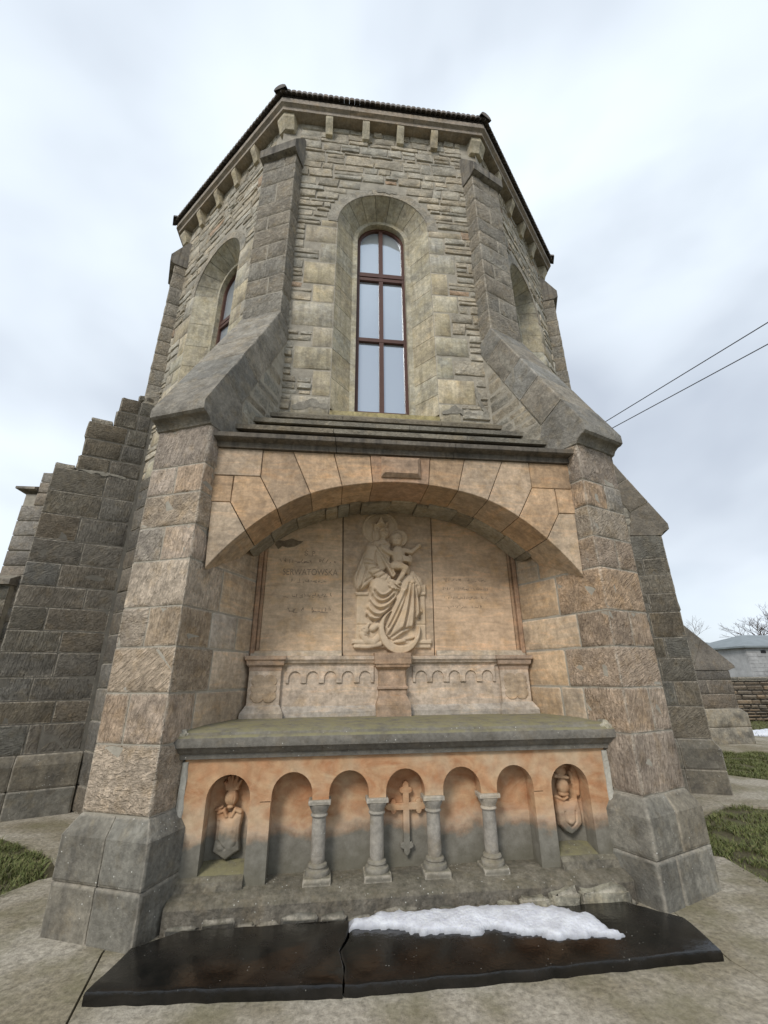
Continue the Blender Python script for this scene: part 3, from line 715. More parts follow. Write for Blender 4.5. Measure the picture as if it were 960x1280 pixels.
# cornice over the arch and the stepped lean-to weathering
PX = lambda x, y, z: Vector((x, y, z))
xin = lambda y: 1.38+.4142*(-.29-y)
def xf(k, y): return k*(xin(y)+.02)
for (k0, k1) in ((-1, -.36), (-.357, .30), (.303, 1)):
    sweep('niche_cornice', [(-.9, 3.702), (-1.30, 3.702), (-1.305, 3.755), (-1.335, 3.765), (-1.372, 3.772), (-1.38, 3.78), (-1.378, 3.826), (-1.36, 3.835), (-.9, 4.08), (-.7, 4.05)], PX, [k0, (k0+k1)/2, k1], M_BLK, church, tint((.15, .13, .105), .08, .03), xf)
for i, (ny, nzz, y2, z2) in enumerate(((-1.10, 4.093, -.74, 4.31), (-.80, 4.377, -.44, 4.585), (-.50, 4.652, -.20, 4.88))):
    for (k0, k1) in (((-1, .12), (.123, 1)) if i % 2 else ((-1, -.4), (-.397, .45), (.453, 1))):
        sweep('weathering_slab', [(ny, nzz), (ny+.004, nzz-.052), (ny+.10, nzz-.045), (y2, z2-.12), (y2, z2), (ny+.02, nzz+.01)], PX, [k0+(k1-k0)*j/6 for j in range(7)], M_SLP, church, tint((.235, .21, .165), .12, .04), xf)

# ------------------------------------------------------------------ the wall tomb
tomb = empty('wall_tomb', (0, -1.0, 0), 'orange and grey sandstone wall tomb with Madonna relief under the arch', 'tomb')
BY = -.42
# base and ledge
sweep('tomb_base', [(-.5, -.02), (-1.335, -.02), (-1.333, .135), (-1.318, .152), (-1.19, .192), (-.5, .235)], PX, [-1.70+3.4*i/16 for i in range(17)], M_LED, tomb, (.165, .147, .117))
br = random.Random(9)
x = -1.68
while x < 1.66:
    wd = br.uniform(.12, .36); x1 = min(x+wd, 1.70); hh = br.uniform(.035, .085)
    hexblock('base_fragment', PX, (x+.004, x1-.004), (-1.335-br.uniform(.015, .05), -1.30), (-.02, hh), M_LED, tomb, (4, 2, 3), .025, .015, color=tint((.26, .24, .20) if x > .75 else (.10, .092, .076), .2, .05, br)); x = x1
for (xa, xb, hz) in ((.78, .98, .10), (1.0, 1.22, .12), (1.24, 1.62, .12), (.60, .77, .07)):
    hexblock('base_fragment', PX, (xa, xb), (-1.40, -1.29), (-.02, hz), M_LED, tomb, (6, 3, 4), .04, .02, color=(.30, .28, .22))
# arcaded front
def arcade():
    V = []; F = []
    def qd(*p):
        b = len(V); V.extend(Vector(v) for v in p); F.append(list(range(b, b+len(p))))
    y0, y1 = -1.17, -1.015; ZT = 1.012
    def cell(x0, x1, xc, hw, zs, zb, n=14, jamb=True, zbot=None):
        th = [math.pi*i/n for i in range(n+1)]
        ac = math.atan2(ZT-zs, x1-xc); ad = math.atan2(ZT-zs, x0-xc)
        th = sorted(set(th+[ac, ad])); inn = []; out = []
        for t in th:
            c, s = math.cos(t), math.sin(t); inn.append((xc+hw*c, zs+hw*s))
            kx = ((x1-xc)/c if c > 1e-6 else ((x0-xc)/c if c < -1e-6 else 9e9)); kz = (ZT-zs)/s if s > 1e-6 else 9e9; k = min(kx, kz); out.append((xc+k*c, zs+k*s))
        inn = [(xc+hw, zb)]+inn+[(xc-hw, zb)]; out = [(x1, zb)]+out+[(x0, zb)]
        for i in range(len(inn)-1):
            (a, b), (c_, d), (e_, f_), (g_, h_) = inn[i], out[i], out[i+1], inn[i+1]
            qd((a, y0, b), (c_, y0, d), (e_, y0, f_), (g_, y0, h_)); qd((a, y0, b), (g_, y0, h_), (g_, y1, h_), (a, y1, b))
        if zbot is not None: qd((x0, y0, zbot), (x1, y0, zbot), (x1, y0, zb), (x0, y0, zb))
    for sg in (-1, 1):
        xa, xb = sorted((sg*1.73, sg*1.205-sg*0))
        cell(min(sg*1.73, sg*1.14), max(sg*1.73, sg*1.14), sg*1.38, .163, .735, .262, zbot=.17)
        # pilaster flank facing the arcade
        qd((sg*1.06, y0, .17), (sg*1.06, y1, .17), (sg*1.06, y1, .71), (sg*1.06, y0, .71)); qd((sg*1.06, y0, .17), (sg*1.14, y0, .17), (sg*1.14, y0, .71), (sg*1.06, y0, .71))
    cs = [-.90, -.458, -.008, .456, .905]; bd = [-1.14, -.685, -.235, .218, .678, 1.14]
    for i, c_ in enumerate(cs): cell(bd[i], bd[i+1], c_, .157, .745, .705)
    for i in range(1, 5): qd((cs[i-1]+.157, y0, .705), (cs[i]-.157, y0, .705), (cs[i]-.157, y1, .705), (cs[i-1]+.157, y1, .705))
    return mk('arcade_panel', V, F, M_DMP, tomb, sharp=25)
arc = arcade()
mk('arcade_back_panel', [(-1.15, -1.018, .15), (1.15, -1.018, .15), (1.15, -1.018, 1.0), (-1.15, -1.018, 1.0), (-1.15, -.9, .15), (1.15, -.9, .15), (1.15, -.9, 1.0), (-1.15, -.9, 1.0)], [[0, 1, 2, 3], [4, 5, 6, 7], [0, 1, 5, 4], [1, 2, 6, 5], [2, 3, 7, 6], [3, 0, 4, 7]], M_DMP, tomb, smooth=False)
for sg in (-1, 1):
    # concave apse of the end niche and its sloped sill
    V = []; F = []
    for i in range(11):
        t = math.pi*i/10
        for z in (.24, .92): V.append((sg*1.38+.175*math.cos(t), -1.02+.05*math.sin(t), z))
    for i in range(10): F.append([2*i, 2*i+2, 2*i+3, 2*i+1])
    mk('niche_back', V, F, M_DMP, tomb)
    sweep('niche_sill', [(-1.172, .26), (-1.0, .30), (-.95, .30), (-.95, .2), (-1.1, .2)], PX, [sg*1.38-.17, sg*1.38+.17], M_SHF, tomb, (.17, .155, .11))
    sweep('panel_foot', [(-1.215, .17), (-1.20, .235), (-1.168, .262), (-1.10, .262), (-1.10, .17)], PX, sorted((sg*1.70, sg*1.215)), M_LED, tomb, (.19, .172, .135))
# columns
for i, xcol in enumerate((-.685, -.235, .218, .678)):
    cy = -1.125
    col_o = lathe('column', (xcol, cy, 0), [(.05, .30), (.054, .315), (.0545, .33), (.0535, .58), (.052, .60)], M_COL, tomb, 20, color=(.31, .285, .245))
    V = []; F = []
    lathe_into(V, F, (xcol, cy, 0), [(.062, .592), (.066, .60), (.062, .61), (.057, .614), (.066, .632), (.078, .655), (.083, .672)], 20)
    mk('capital', V, F, M_COL, col_o, color=(.46, .40, .32) if i == 3 else (.31, .285, .245))
    hexblock('abacus', PX, (xcol-.088, xcol+.088), (cy-.07, cy+.07), (.672, .707), M_COL, col_o, (3, 3, 2), .002, .004, color=(.44, .38, .30) if i == 3 else (.33, .30, .25), bulge=0)
    V = []; F = []; lathe_into(V, F, (xcol, cy, 0), [(.088, .225), (.092, .24), (.088, .255), (.07, .262), (.068, .27), (.074, .28), (.07, .292), (.056, .30)], 20)
    mk('column_base', V, F, M_COL, col_o, color=(.25, .23, .19))
    hexblock('column_plinth', PX, (xcol-.105, xcol+.105), (cy-.10, cy+.09), (.17, .226), M_COL, col_o, (3, 3, 2), .004, .006, color=(.19, .175, .14), bulge=0)
# budded cross
def cross():
    pts = []
    def bud(cx, cz, dx, dz, w_):     # trefoil end seen along direction (dx,dz)
        px, pz = -dz, dx; out = []
        for (a, b) in ((-.022, -w_), (-.024, -.036), (-.010, -.052), (.010, -.052), (.022, -.036), (.024, -.026), (.044, -.024), (.060, -.012), (.070, 0)):
            out.append((cx+dx*a+px*b, cz+dz*a+pz*b))
        o2 = [(cx+dx*a-px*b, cz+dz*a-pz*b) for (a, b) in ((-.022, -w_), (-.024, -.036), (-.010, -.052), (.010, -.052), (.022, -.036), (.024, -.026), (.044, -.024), (.060, -.012))]
        return out+o2[::-1]
    z0 = .612; xc = .012; pts += bud(xc, .35, 0, -1, .026); pts += [(xc+.026, z0-.026)]; pts += bud(xc+.105, z0, 1, 0, .026); pts += [(xc+.026, z0+.026)]
    pts += bud(xc, .725, 0, 1, .026); pts += [(xc-.026, z0+.026)]; pts += bud(xc-.105, z0, -1, 0, .026); pts += [(xc-.026, z0-.026)]
    prism('cross', pts, PF, -1.062, -1.015, M_DMP, tomb, .005)
cross()
# ---- relief carving as a real height field
def relief(name, fx, fz, H, y0, mat, parent, color=None, cut=.5, step=1.0):
    ny, nx = H.shape; idx = -np.ones(H.shape, int); V = []; F = []
    keep = H > cut
    cellk = keep[:-1, :-1] | keep[1:, :-1] | keep[:-1, 1:] | keep[1:, 1:]
    for j in range(ny-1):
        for i in range(nx-1):
            if not cellk[j, i]: continue
            f = []
            for (b, a) in ((j, i), (j, i+1), (j+1, i+1), (j+1, i)):
                if idx[b, a] < 0: idx[b, a] = len(V); V.append((fx(a, b), y0-max(H[b, a], 0)*step, fz(a, b)))
                f.append(idx[b, a])
            F.append(f)
    return mk(name, V, F, mat, parent, color=color, sharp=180, fix=False)
class HF:
    def __init__(s, w_, h_, st):
        s.st = st; s.X, s.Y = np.meshgrid(np.arange(0, w_+st, st, dtype=float), np.arange(0, h_+st, st, dtype=float)); s.H = np.zeros_like(s.X)
    def add(s, h, mode='max', k=8.):
        if mode == 'max':
            g = np.clip(k-np.abs(s.H-h), 0, None)/max(k, 1e-6); s.H = np.maximum(s.H, h)+g*g*k*.25
        else: s.H += h
    def ell(s, cx, cy, rx, ry, z, top, rot=0., k=6., mode='max'):
        c, q = math.cos(R(rot)), math.sin(R(rot)); X = (s.X-cx)*c+(s.Y-cy)*q; Y = -(s.X-cx)*q+(s.Y-cy)*c
        d = (X/rx)**2+(Y/ry)**2; h = np.where(d < 1, z+top*np.sqrt(np.clip(1-d, 0, 1)), -99); s.add(h, mode, k)
    def cap(s, p0, p1, r0, r1, z0, z1, top=None, k=6.):
        ax, ay = p0; bx, by = p1; L = (bx-ax)**2+(by-ay)**2+1e-6; t = np.clip(((s.X-ax)*(bx-ax)+(s.Y-ay)*(by-ay))/L, 0, 1)
        d = np.hypot(s.X-ax-t*(bx-ax), s.Y-ay-t*(by-ay)); r = r0+(r1-r0)*t; tp = r if top is None else top
        h = np.where(d < r, z0+(z1-z0)*t+tp*np.sqrt(np.clip(1-(d/r)**2, 0, 1)), -99); s.add(h, 'max', k)
    def chain(s, pts, r0, r1, z0, z1, top=None, k=6.):
        n = len(pts)-1
        for i in range(n):
            a, b = i/n, (i+1)/n; s.cap(pts[i], pts[i+1], r0+(r1-r0)*a, r0+(r1-r0)*b, z0+(z1-z0)*a, z0+(z1-z0)*b, top, k)
    def inside(s, pts):
        c = np.zeros(s.X.shape, bool); n = len(pts)
        for i in range(n):
            x0, y0 = pts[i]; x1, y1 = pts[(i+1) % n]
            if y0 == y1: continue
            m = ((y0 > s.Y) != (y1 > s.Y)) & (s.X < (x1-x0)*(s.Y-y0)/(y1-y0)+x0); c ^= m
        return c
    def dist(s, pts, closed=True):
        D = np.full(s.X.shape, 1e9); n = len(pts)
        for i in range(n if closed else n-1):
            ax, ay = pts[i]; bx, by = pts[(i+1) % n]; L = (bx-ax)**2+(by-ay)**2+1e-6; t = np.clip(((s.X-ax)*(bx-ax)+(s.Y-ay)*(by-ay))/L, 0, 1)
            D = np.minimum(D, np.hypot(s.X-ax-t*(bx-ax), s.Y-ay-t*(by-ay)))
        return D
    def poly(s, pts, z, edge=10., k=4., bulge=0.):
        c = s.inside(pts); d = s.dist(pts); h = np.where(c, z*np.sqrt(np.clip(1-(1-np.clip(d/edge, 0, 1))**2, 0, 1))+bulge*np.clip(d/60, 0, 1), -99); s.add(h, 'max', k)
    def groove(s, pts, wd, dep, closed=False):
        d = s.dist(pts, closed); s.H -= dep*np.exp(-(d/wd)**2)*(s.H > 1)
    def fold(s, pts, wd, hgt):
        d = s.dist(pts, False); s.H += hgt*np.exp(-(d/wd)**2)*(s.H > 1)

def madonna():
    f = HF(896, 1240, 3.5)
    def dent(cx, cy, rx, ry, dep): f.H -= dep*np.exp(-(((f.X-cx)/rx)**2+((f.Y-cy)/ry)**2))*(f.H > 12)
    def bez(a, m_, b, n=10): return [(a[0]*(1-t)**2+2*m_[0]*t*(1-t)+b[0]*t*t, a[1]*(1-t)**2+2*m_[1]*t*(1-t)+b[1]*t*t) for t in [j/n for j in range(n+1)]]
    # halos: sunk discs with a raised rim
    d = np.hypot(f.X-352, f.Y-195); f.add(np.where(d < 142, 16-8*np.exp(-((d-124)/7)**2), -99), k=0)
    # throne
    f.poly([(152, 722), (722, 722), (716, 752), (160, 752)], 40, 8); f.poly([(165, 748), (712, 748), (722, 1085), (160, 1085)], 22, 5)
    f.poly([(645, 668), (720, 668), (720, 728), (645, 728)], 36, 10); f.groove([(160, 970), (720, 970)], 4, 10)
    f.poly([(128, 1080), (765, 1080), (770, 1112), (125, 1112)], 42, 8); f.poly([(140, 1108), (760, 1108), (760, 1142), (140, 1142)], 28, 8)
    # cloak hanging over the throne
    f.poly([(290, 312), (240, 340), (205, 430), (165, 520), (132, 612), (150, 690), (175, 718), (225, 700), (292, 640), (330, 560), (330, 340)], 50, 24, bulge=10)
    for p in ([(250, 350), (190, 560), (168, 700)], [(222, 410), (152, 610)], [(278, 430), (238, 600), (205, 700)]): f.fold(p, 9, 14)
    f.groove([(238, 380), (176, 590), (158, 690)], 6, 18); f.groove([(272, 440), (214, 640), (190, 705)], 6, 18); f.groove([(290, 605), (230, 645), (185, 700)], 7, 18)
    # torso, neck
    f.ell(335, 440, 98, 140, 30, 46, 8); f.ell(360, 352, 72, 48, 34, 26); f.cap((368, 330), (374, 280), 27, 24, 34, 36)
    f.groove([(300, 340), (350, 352), (410, 340)], 6, 12)
    # hair and veil, head, crown
    f.ell(322, 246, 34, 66, 26, 26, 10, k=2); f.ell(352, 205, 56, 40, 34, 30, 0, k=2); f.ell(378, 240, 40, 56, 44, 52, -4, k=2)
    f.groove([(300, 215), (306, 305)], 4, 12); f.groove([(318, 205), (322, 305)], 4, 12); f.groove(bez((338, 305), (326, 240), (352, 196)), 5, 16)
    f.poly([(302, 198), (290, 150), (316, 172), (334, 130), (352, 110), (370, 128), (384, 168), (410, 134), (410, 192), (358, 180)], 92, 10, k=2); f.groove([(304, 192), (356, 174), (408, 186)], 4, 16); f.groove([(306, 206), (356, 190), (410, 200)], 5, 16)
    f.ell(352, 124, 12, 12, 92, 12)
    dent(360, 232, 11, 8, 26); dent(398, 230, 10, 8, 26); dent(380, 270, 15, 4, 14); dent(378, 288, 13, 5, 10); dent(346, 262, 9, 20, 8); dent(408, 258, 8, 18, 8)
    dent(382, 244, 6, 20, -18); dent(380, 264, 9, 5, -8); dent(380, 279, 11, 4, -9); dent(378, 298, 13, 8, -9); dent(359, 234, 6, 4, -12); dent(397, 232, 6, 4, -12)
    f.groove(bez((352, 312), (380, 306), (410, 290)), 6, 20)
    # her right arm with a creased sleeve, hand on the lap
    f.chain([(285, 395), (260, 470), (288, 545), (350, 595), (402, 626)], 54, 32, 40, 74, k=3)
    for p in ([(228, 470), (300, 492)], [(240, 510), (320, 514)], [(268, 555), (338, 535)], [(300, 592), (364, 560)], [(342, 616), (390, 588)]): f.groove(p, 6, 20)
    f.groove(bez((318, 400), (300, 470), (330, 540)), 6, 18); f.groove([(392, 640), (412, 604)], 5, 16)
    f.ell(430, 650, 36, 22, 84, 20, 35, k=2)
    for (a, b) in (((440, 650), (500, 692)), ((432, 663), (488, 710)), ((424, 674), (470, 710)), ((414, 680), (448, 706))): f.cap(a, b, 9, 6, 96, 88, 14, 0)
    f.cap((442, 640), (494, 664), 9, 7, 96, 88, 14, 0)
    # bodice drapes
    f.chain(bez((308, 366), (380, 470), (448, 600)), 11, 15, 72, 78, 16, k=2); f.chain(bez((330, 370), (410, 480), (462, 590)), 8, 11, 72, 78, 14, k=2); f.groove(bez((322, 372), (394, 474), (452, 596)), 5, 18)
    # lap and knees
    f.ell(352, 690, 90, 84, 46, 58, k=10); f.ell(588, 690, 92, 104, 44, 56, k=10); f.ell(470, 720, 150, 84, 36, 36, k=10)
    f.chain([(600, 600), (650, 640), (672, 700)], 44, 32, 20, 18); f.groove([(615, 615), (650, 685)], 6, 18); f.groove([(640, 610), (676, 680)], 5, 14)
    # skirts
    f.poly([(262, 690), (232, 880), (262, 930), (310, 965), (345, 930), (400, 880), (520, 760), (560, 660), (420, 660)], 52, 26, bulge=20)
    for (a, m_, b) in (((288, 735), (345, 850), (455, 735)), ((268, 780), (340, 912), (470, 765)), ((252, 835), (325, 950), (430, 830)), ((306, 700), (360, 800), (440, 706)), ((246, 885), (300, 960), (380, 890))):
        pts = bez(a, m_, b); f.fold(pts, 10, 20); f.groove([(x_, y_+22) for x_, y_ in pts], 8, 24)
    f.groove([(272, 700), (246, 870), (300, 952)], 7, 18)
    f.poly([(540, 640), (618, 630), (660, 760), (694, 878), (640, 930), (622, 960), (608, 1000), (520, 1052), (452, 1098), (400, 1062), (385, 1000), (440, 860), (500, 720)], 62, 26, bulge=22)
    for (a, m_, b) in (((560, 660), (520, 850), (400, 1040)), ((578, 670), (566, 850), (520, 990)), ((602, 660), (612, 840), (600, 990)), ((530, 720), (480, 860), (396, 990)), ((618, 680), (656, 800), (646, 920))):
        pts = bez(a, m_, b); f.fold(pts, 10, 24); f.groove([(x_+20, y_+4) for x_, y_ in pts], 8, 28)
    f.groove([(440, 1062), (520, 1012), (604, 992)], 8, 26); f.groove(bez((500, 720), (440, 840), (380, 930)), 7, 24)
    # child with its own halo
    d = np.hypot(f.X-498, f.Y-290); f.add(np.where(d < 72, 46+8*np.exp(-((d-64)/5)**2), -99), k=0)
    f.ell(492, 440, 54, 84, 68, 40, -8, k=3); f.ell(476, 284, 46, 36, 66, 46, k=2); f.ell(478, 312, 42, 50, 72, 50, -6, k=2)
    dent(462, 306, 8, 6, 20); dent(495, 304, 8, 6, 20); dent(479, 339, 12, 4, 12); dent(479, 318, 6, 12, -14); dent(479, 346, 9, 5, -7); dent(462, 307, 4, 3, -8); dent(495, 305, 4, 3, -8)
    for a in range(7): dent(436+a*14, 272+abs(a-3)*4, 6, 10, -9)
    f.groove(bez((440, 350), (478, 376), (520, 350)), 6, 18)
    f.chain([(432, 420), (400, 405), (362, 374)], 22, 14, 76, 88, k=2); f.ell(356, 366, 15, 17, 88, 18, k=2)
    f.chain([(535, 395), (595, 408), (650, 362)], 23, 15, 64, 54, k=2); f.ell(660, 354, 18, 17, 54, 24, k=2)
    for i in range(4): f.cap((522+i*3, 448+i*13), (574+i*2, 457+i*12), 7, 6, 108, 100, 12, 0)
    f.ell(582, 470, 22, 40, 66, 30, k=2); f.groove([(450, 500), (500, 492), (540, 508)], 6, 14)
    f.chain([(455, 522), (500, 524), (545, 545)], 34, 26, 84, 104, k=3); f.chain([(545, 548), (520, 600), (484, 650)], 24, 14, 104, 94, k=3); f.ell(488, 662, 27, 11, 92, 16, -15, k=2); f.ell(564, 560, 20, 32, 70, 30, k=2)
    f.groove([(470, 560), (510, 566), (522, 580)], 6, 16)
    # crescent moon
    d1 = np.hypot(f.X-503, f.Y-1018); d2 = np.hypot(f.X-518, f.Y-985)
    m = (d1 < 166) & (d2 > 138) & (f.Y > 862) & ~((f.X > 560) & (f.Y < 980)) & ~((f.X > 440) & (f.X < 560) & (f.Y < 900))
    ed = np.minimum(166-d1, d2-138); f.add(np.where(m, 66+12*np.clip(ed/8, 0, 1), -99), k=0)
    # foot, hem, beast
    f.ell(505, 1092, 52, 16, 44, 24, -6, k=2); f.ell(575, 1070, 50, 14, 40, 22, -10, k=2)
    f.chain([(150, 1128), (250, 1132), (350, 1112)], 14, 18, 34, 38, k=2); f.chain([(215, 1040), (245, 1090), (300, 1100), (340, 1060)], 32, 26, 28, 32, k=2); f.ell(228, 1010, 36, 30, 34, 32, 30, k=2); f.chain([(235, 1000), (262, 965)], 15, 8, 40, 34, k=2); f.chain([(205, 1030), (190, 1012)], 12, 8, 40, 34, k=2)
    f.chain([(290, 1000), (330, 975)], 26, 20, 28, 32, k=2); f.chain([(165, 1095), (215, 1100)], 18, 20, 24, 30, k=2); f.groove([(232, 1050), (290, 1075), (330, 1040)], 6, 16); dent(222, 1006, 6, 5, 16)
    H = f.H; H = (6*H+np.roll(H, 1, 0)+np.roll(H, -1, 0)+np.roll(H, 1, 1)+np.roll(H, -1, 1))/10
    f.H = H; return f
# tablets and relief panel
prism('left_tablet', [(-1.37, 1.80), (-.527, 1.80), (-.56, 3.45), (-1.37, 3.1)], PF, BY, BY+.09, M_TAB, tomb, .006, color=(.57, .43, .295))
prism('relief_panel', [(-.518, 1.80), (.452, 1.80), (.485, 3.5), (-.55, 3.5)], PF, BY-.006, BY+.09, M_TAB, tomb, .006, color=(.47, .36, .255))
prism('right_tablet', [(.461, 1.80), (1.37, 1.80), (1.37, 3.1), (.494, 3.45)], PF, BY, BY+.09, M_TAB, tomb, .006, color=(.56, .41, .28))
f = madonna(); SS = f.st
fx = lambda i, j: -.645+1.492e-3*(i*SS)+4.5e-5*(j*SS)-1.48e-7*(i*SS)*(j*SS)
fz = lambda i, j: 3.462+5.4e-5*(i*SS)-1.389e-3*(j*SS)-5.0e-8*(i*SS)*(j*SS)
relief('madonna_relief', fx, fz, f.H, BY-.0055, M_CRV, tomb, (.55, .435, .31), step=1.0e-3)
# niche back wall and side mouldings
mk('niche_back_wall', [(-1.65, BY+.03, 1.0), (1.65, BY+.03, 1.0), (1.65, BY+.03, 3.7), (-1.65, BY+.03, 3.7)], [[0, 1, 2, 3]], M_MORD, tomb, smooth=False)
for sg in (-1, 1):
    for (x0, x1, yy, cc) in ((1.372, 1.405, BY-.012, (.40, .27, .175)), (1.407, 1.452, BY-.045, (.38, .25, .165)), (1.454, 1.52, BY-.03, (.33, .29, .23))):
        prism('side_moulding', [(sg*x0, 1.80), (sg*x1, 1.80), (sg*x1, 3.05), (sg*x0, 3.1)][::sg], PF, yy, BY+.08, M_DRS, tomb, .008, color=cc)
# ledge under the tablets
sweep('tablet_ledge', [(BY+.02, 1.80), (-.475, 1.802), (-.455, 1.85), (BY+.02, 1.862)], PX, [-1.44, -.53], M_DRS, tomb, (.46, .39, .30)); sweep('tablet_ledge', [(BY+.02, 1.80), (-.475, 1.802), (-.455, 1.85), (BY+.02, 1.862)], PX, [.47, 1.44], M_DRS, tomb, (.46, .39, .30))
# parapet
CP = (.54, .44, .345)
for sg in (-1, 1):
    xs = sorted((sg*.115 if sg > 0 else sg*.145, sg*1.13))
    pp = prism('parapet_panel', [(xs[0], 1.24), (xs[1], 1.24), (xs[1], 1.72), (xs[0], 1.72)], PF, -.475, -.40, M_DRS, tomb, .003, color=CP)
    sweep('panel_cap', [(-.40, 1.70), (-.485, 1.70), (-.492, 1.72), (-.515, 1.735), (-.52, 1.75), (-.535, 1.765), (-.535, 1.798), (-.40, 1.80)], PX, xs, M_DRS, pp, tint(CP, .05, .02))
    sweep('panel_base', [(-.40, 1.24), (-.53, 1.235), (-.53, 1.285), (-.478, 1.335), (-.40, 1.335)], PX, xs, M_DRS, pp, (.42, .375, .32))
    # scalloped fringe, raised
    x0, x1 = .20, 1.075; nA = 5; cw = (x1-x0)/nA; pts = []
    for k in range(nA):
        xa = x0+k*cw; pts.append((xa, 1.545)); pts.append((xa+cw*.16, 1.545))
        for j in range(9): t = math.pi-math.pi*j/8; pts.append((xa+cw*.5+cw*.34*math.cos(t), 1.595+cw*.34*math.sin(t)))
        pts.append((xa+cw*.84, 1.545))
    pts.append((x1, 1.545)); pts += [(x1, 1.70), (x0, 1.70)]
    prism('scalloped_fringe', [(sg*x, z) for x, z in pts], PF, -.492, -.47, M_DRS, pp, .003, color=tint(CP, .04, .02))
    # corner pedestal
    a, b = sorted((sg*1.12, sg*1.43))
    pd = prism('corner_pedestal', [(a, 1.24), (b, 1.24), (b, 1.72), (a, 1.72)], PF, -.515, -.40, M_DRS, tomb, .004, color=tint(CP, .04, .02))
    def ringed(name, lev, col):
        V = []; F = []
        for (e_, yy, z) in lev: V += [Vector((a-e_, -.40, z)), Vector((a-e_, yy, z)), Vector((b+e_, yy, z)), Vector((b+e_, -.40, z))]
        n = len(lev)
        for i in range(n-1):
            for j in range(4): F.append([i*4+j, i*4+(j+1) % 4, i*4+4+(j+1) % 4, i*4+4+j])
        F += [[0, 1, 2, 3], [n*4-4, n*4-3, n*4-2, n*4-1]]; mk(name, V, F, M_DRS, pd, color=col, sharp=30)
    ringed('pedestal_cap', [(.002, -.517, 1.66), (.004, -.52, 1.695), (.022, -.545, 1.715), (.028, -.552, 1.755), (.042, -.566, 1.765), (.042, -.566, 1.80)], (.40, .30, .225)); ringed('pedestal_base', [(.045, -.575, 1.235), (.045, -.575, 1.28), (.004, -.52, 1.35)], (.44, .385, .32))
    xc = (a+b)/2; pts = []; lob = 10
    for k in range(8):
        pass
    def lobed(hw, z0, z1):
        out = []; seq = [(-hw, z0), (0, z0), (hw, z0), (hw, (z0*2+z1)/3), (hw, (z0+2*z1)/3), (hw, z1), (0, z1), (-hw, z1), (-hw, (z0+2*z1)/3), (-hw, (z0*2+z1)/3)]; n = len(seq)
        for i in range(n):
            p, q_ = Vector(seq[i]), Vector(seq[(i+1) % n]); m = (p+q_)/2; rr = (q_-p).length/2; dd = (q_-p).normalized(); out_n = Vector((dd.y, -dd.x))
            for j in range(5): t = math.pi*j/5; pt = m-dd*rr*math.cos(t)*.98+out_n*rr*.55*math.sin(t); out.append((xc+pt.x, pt.y))
        return out
    prism('lobed_panel', lobed(.105, 1.40, 1.60), PF, -.524, -.51, M_DRS, pd, .004, color=(.45, .35, .25))
# central baluster
bal = prism('central_pedestal', [(-.155, 1.40), (.125, 1.40), (.125, 1.68), (-.155, 1.68)], PF, -.545, -.40, M_DRS, tomb, .012, color=(.42, .30, .21))
def blockring(name, x0, x1, lev, col):
    V = []; F = []
    for (e_, yy, z) in lev: V += [Vector((x0-e_, -.40, z)), Vector((x0-e_, yy, z)), Vector((x1+e_, yy, z)), Vector((x1+e_, -.40, z))]
    n = len(lev)
    for i in range(n-1):
        for j in range(4): F.append([i*4+j, i*4+(j+1) % 4, i*4+4+(j+1) % 4, i*4+4+j])
    F += [[0, 1, 2, 3], [n*4-4, n*4-3, n*4-2, n*4-1]]; mk(name, V, F, M_DRS, bal, color=col, sharp=30)
blockring('pedestal_cap', -.155, .125, [(.0, -.545, 1.66), (.012, -.56, 1.675), (.03, -.585, 1.69), (.034, -.59, 1.715), (.045, -.60, 1.72), (.045, -.60, 1.825)], (.39, .275, .19))
blockring('pedestal_ring', -.155, .125, [(.0, -.548, 1.475), (.012, -.562, 1.485), (.012, -.562, 1.50), (.0, -.548, 1.512)], (.39, .28, .2)); blockring('pedestal_base', -.155, .125, [(.03, -.60, 1.235), (.03, -.60, 1.345), (.0, -.55, 1.42)], (.38, .28, .2))
# shelf
sp_ = [(-.35, 1.02), (-1.15, 1.008), (-1.20, 1.012), (-1.205, 1.045), (-1.235, 1.065), (-1.25, 1.09), (-1.27, 1.10), (-1.277, 1.135), (-1.27, 1.165), (-1.25, 1.18), (-1.232, 1.182), (-1.222, 1.20), (-1.19, 1.212), (-.95, 1.232), (-.35, 1.245)]
sweep('shelf', sp_, PX, [-1+2*i/24 for i in range(25)], M_SHF, tomb, (.185, .172, .148), xf)
# mortar fillets where the tomb meets the buttresses
for sg, nm in ((-1, 'mortar_fillet'), (1, 'mortar_fillet')):
    hexblock(nm, PX, (min(sg*1.695, sg*1.76), max(sg*1.695, sg*1.76)), (-1.19, -1.1), (.10, 1.0), M_MORL, tomb, (2, 2, 16), .022, .012, bulge=-.004)
    hexblock(nm, PX, (min(sg*1.72, sg*1.82), max(sg*1.72, sg*1.82)), (-1.25, -1.0), (1.13, 1.215), M_LED, tomb, (4, 6, 3), .022, .02, color=(.46, .44, .36))
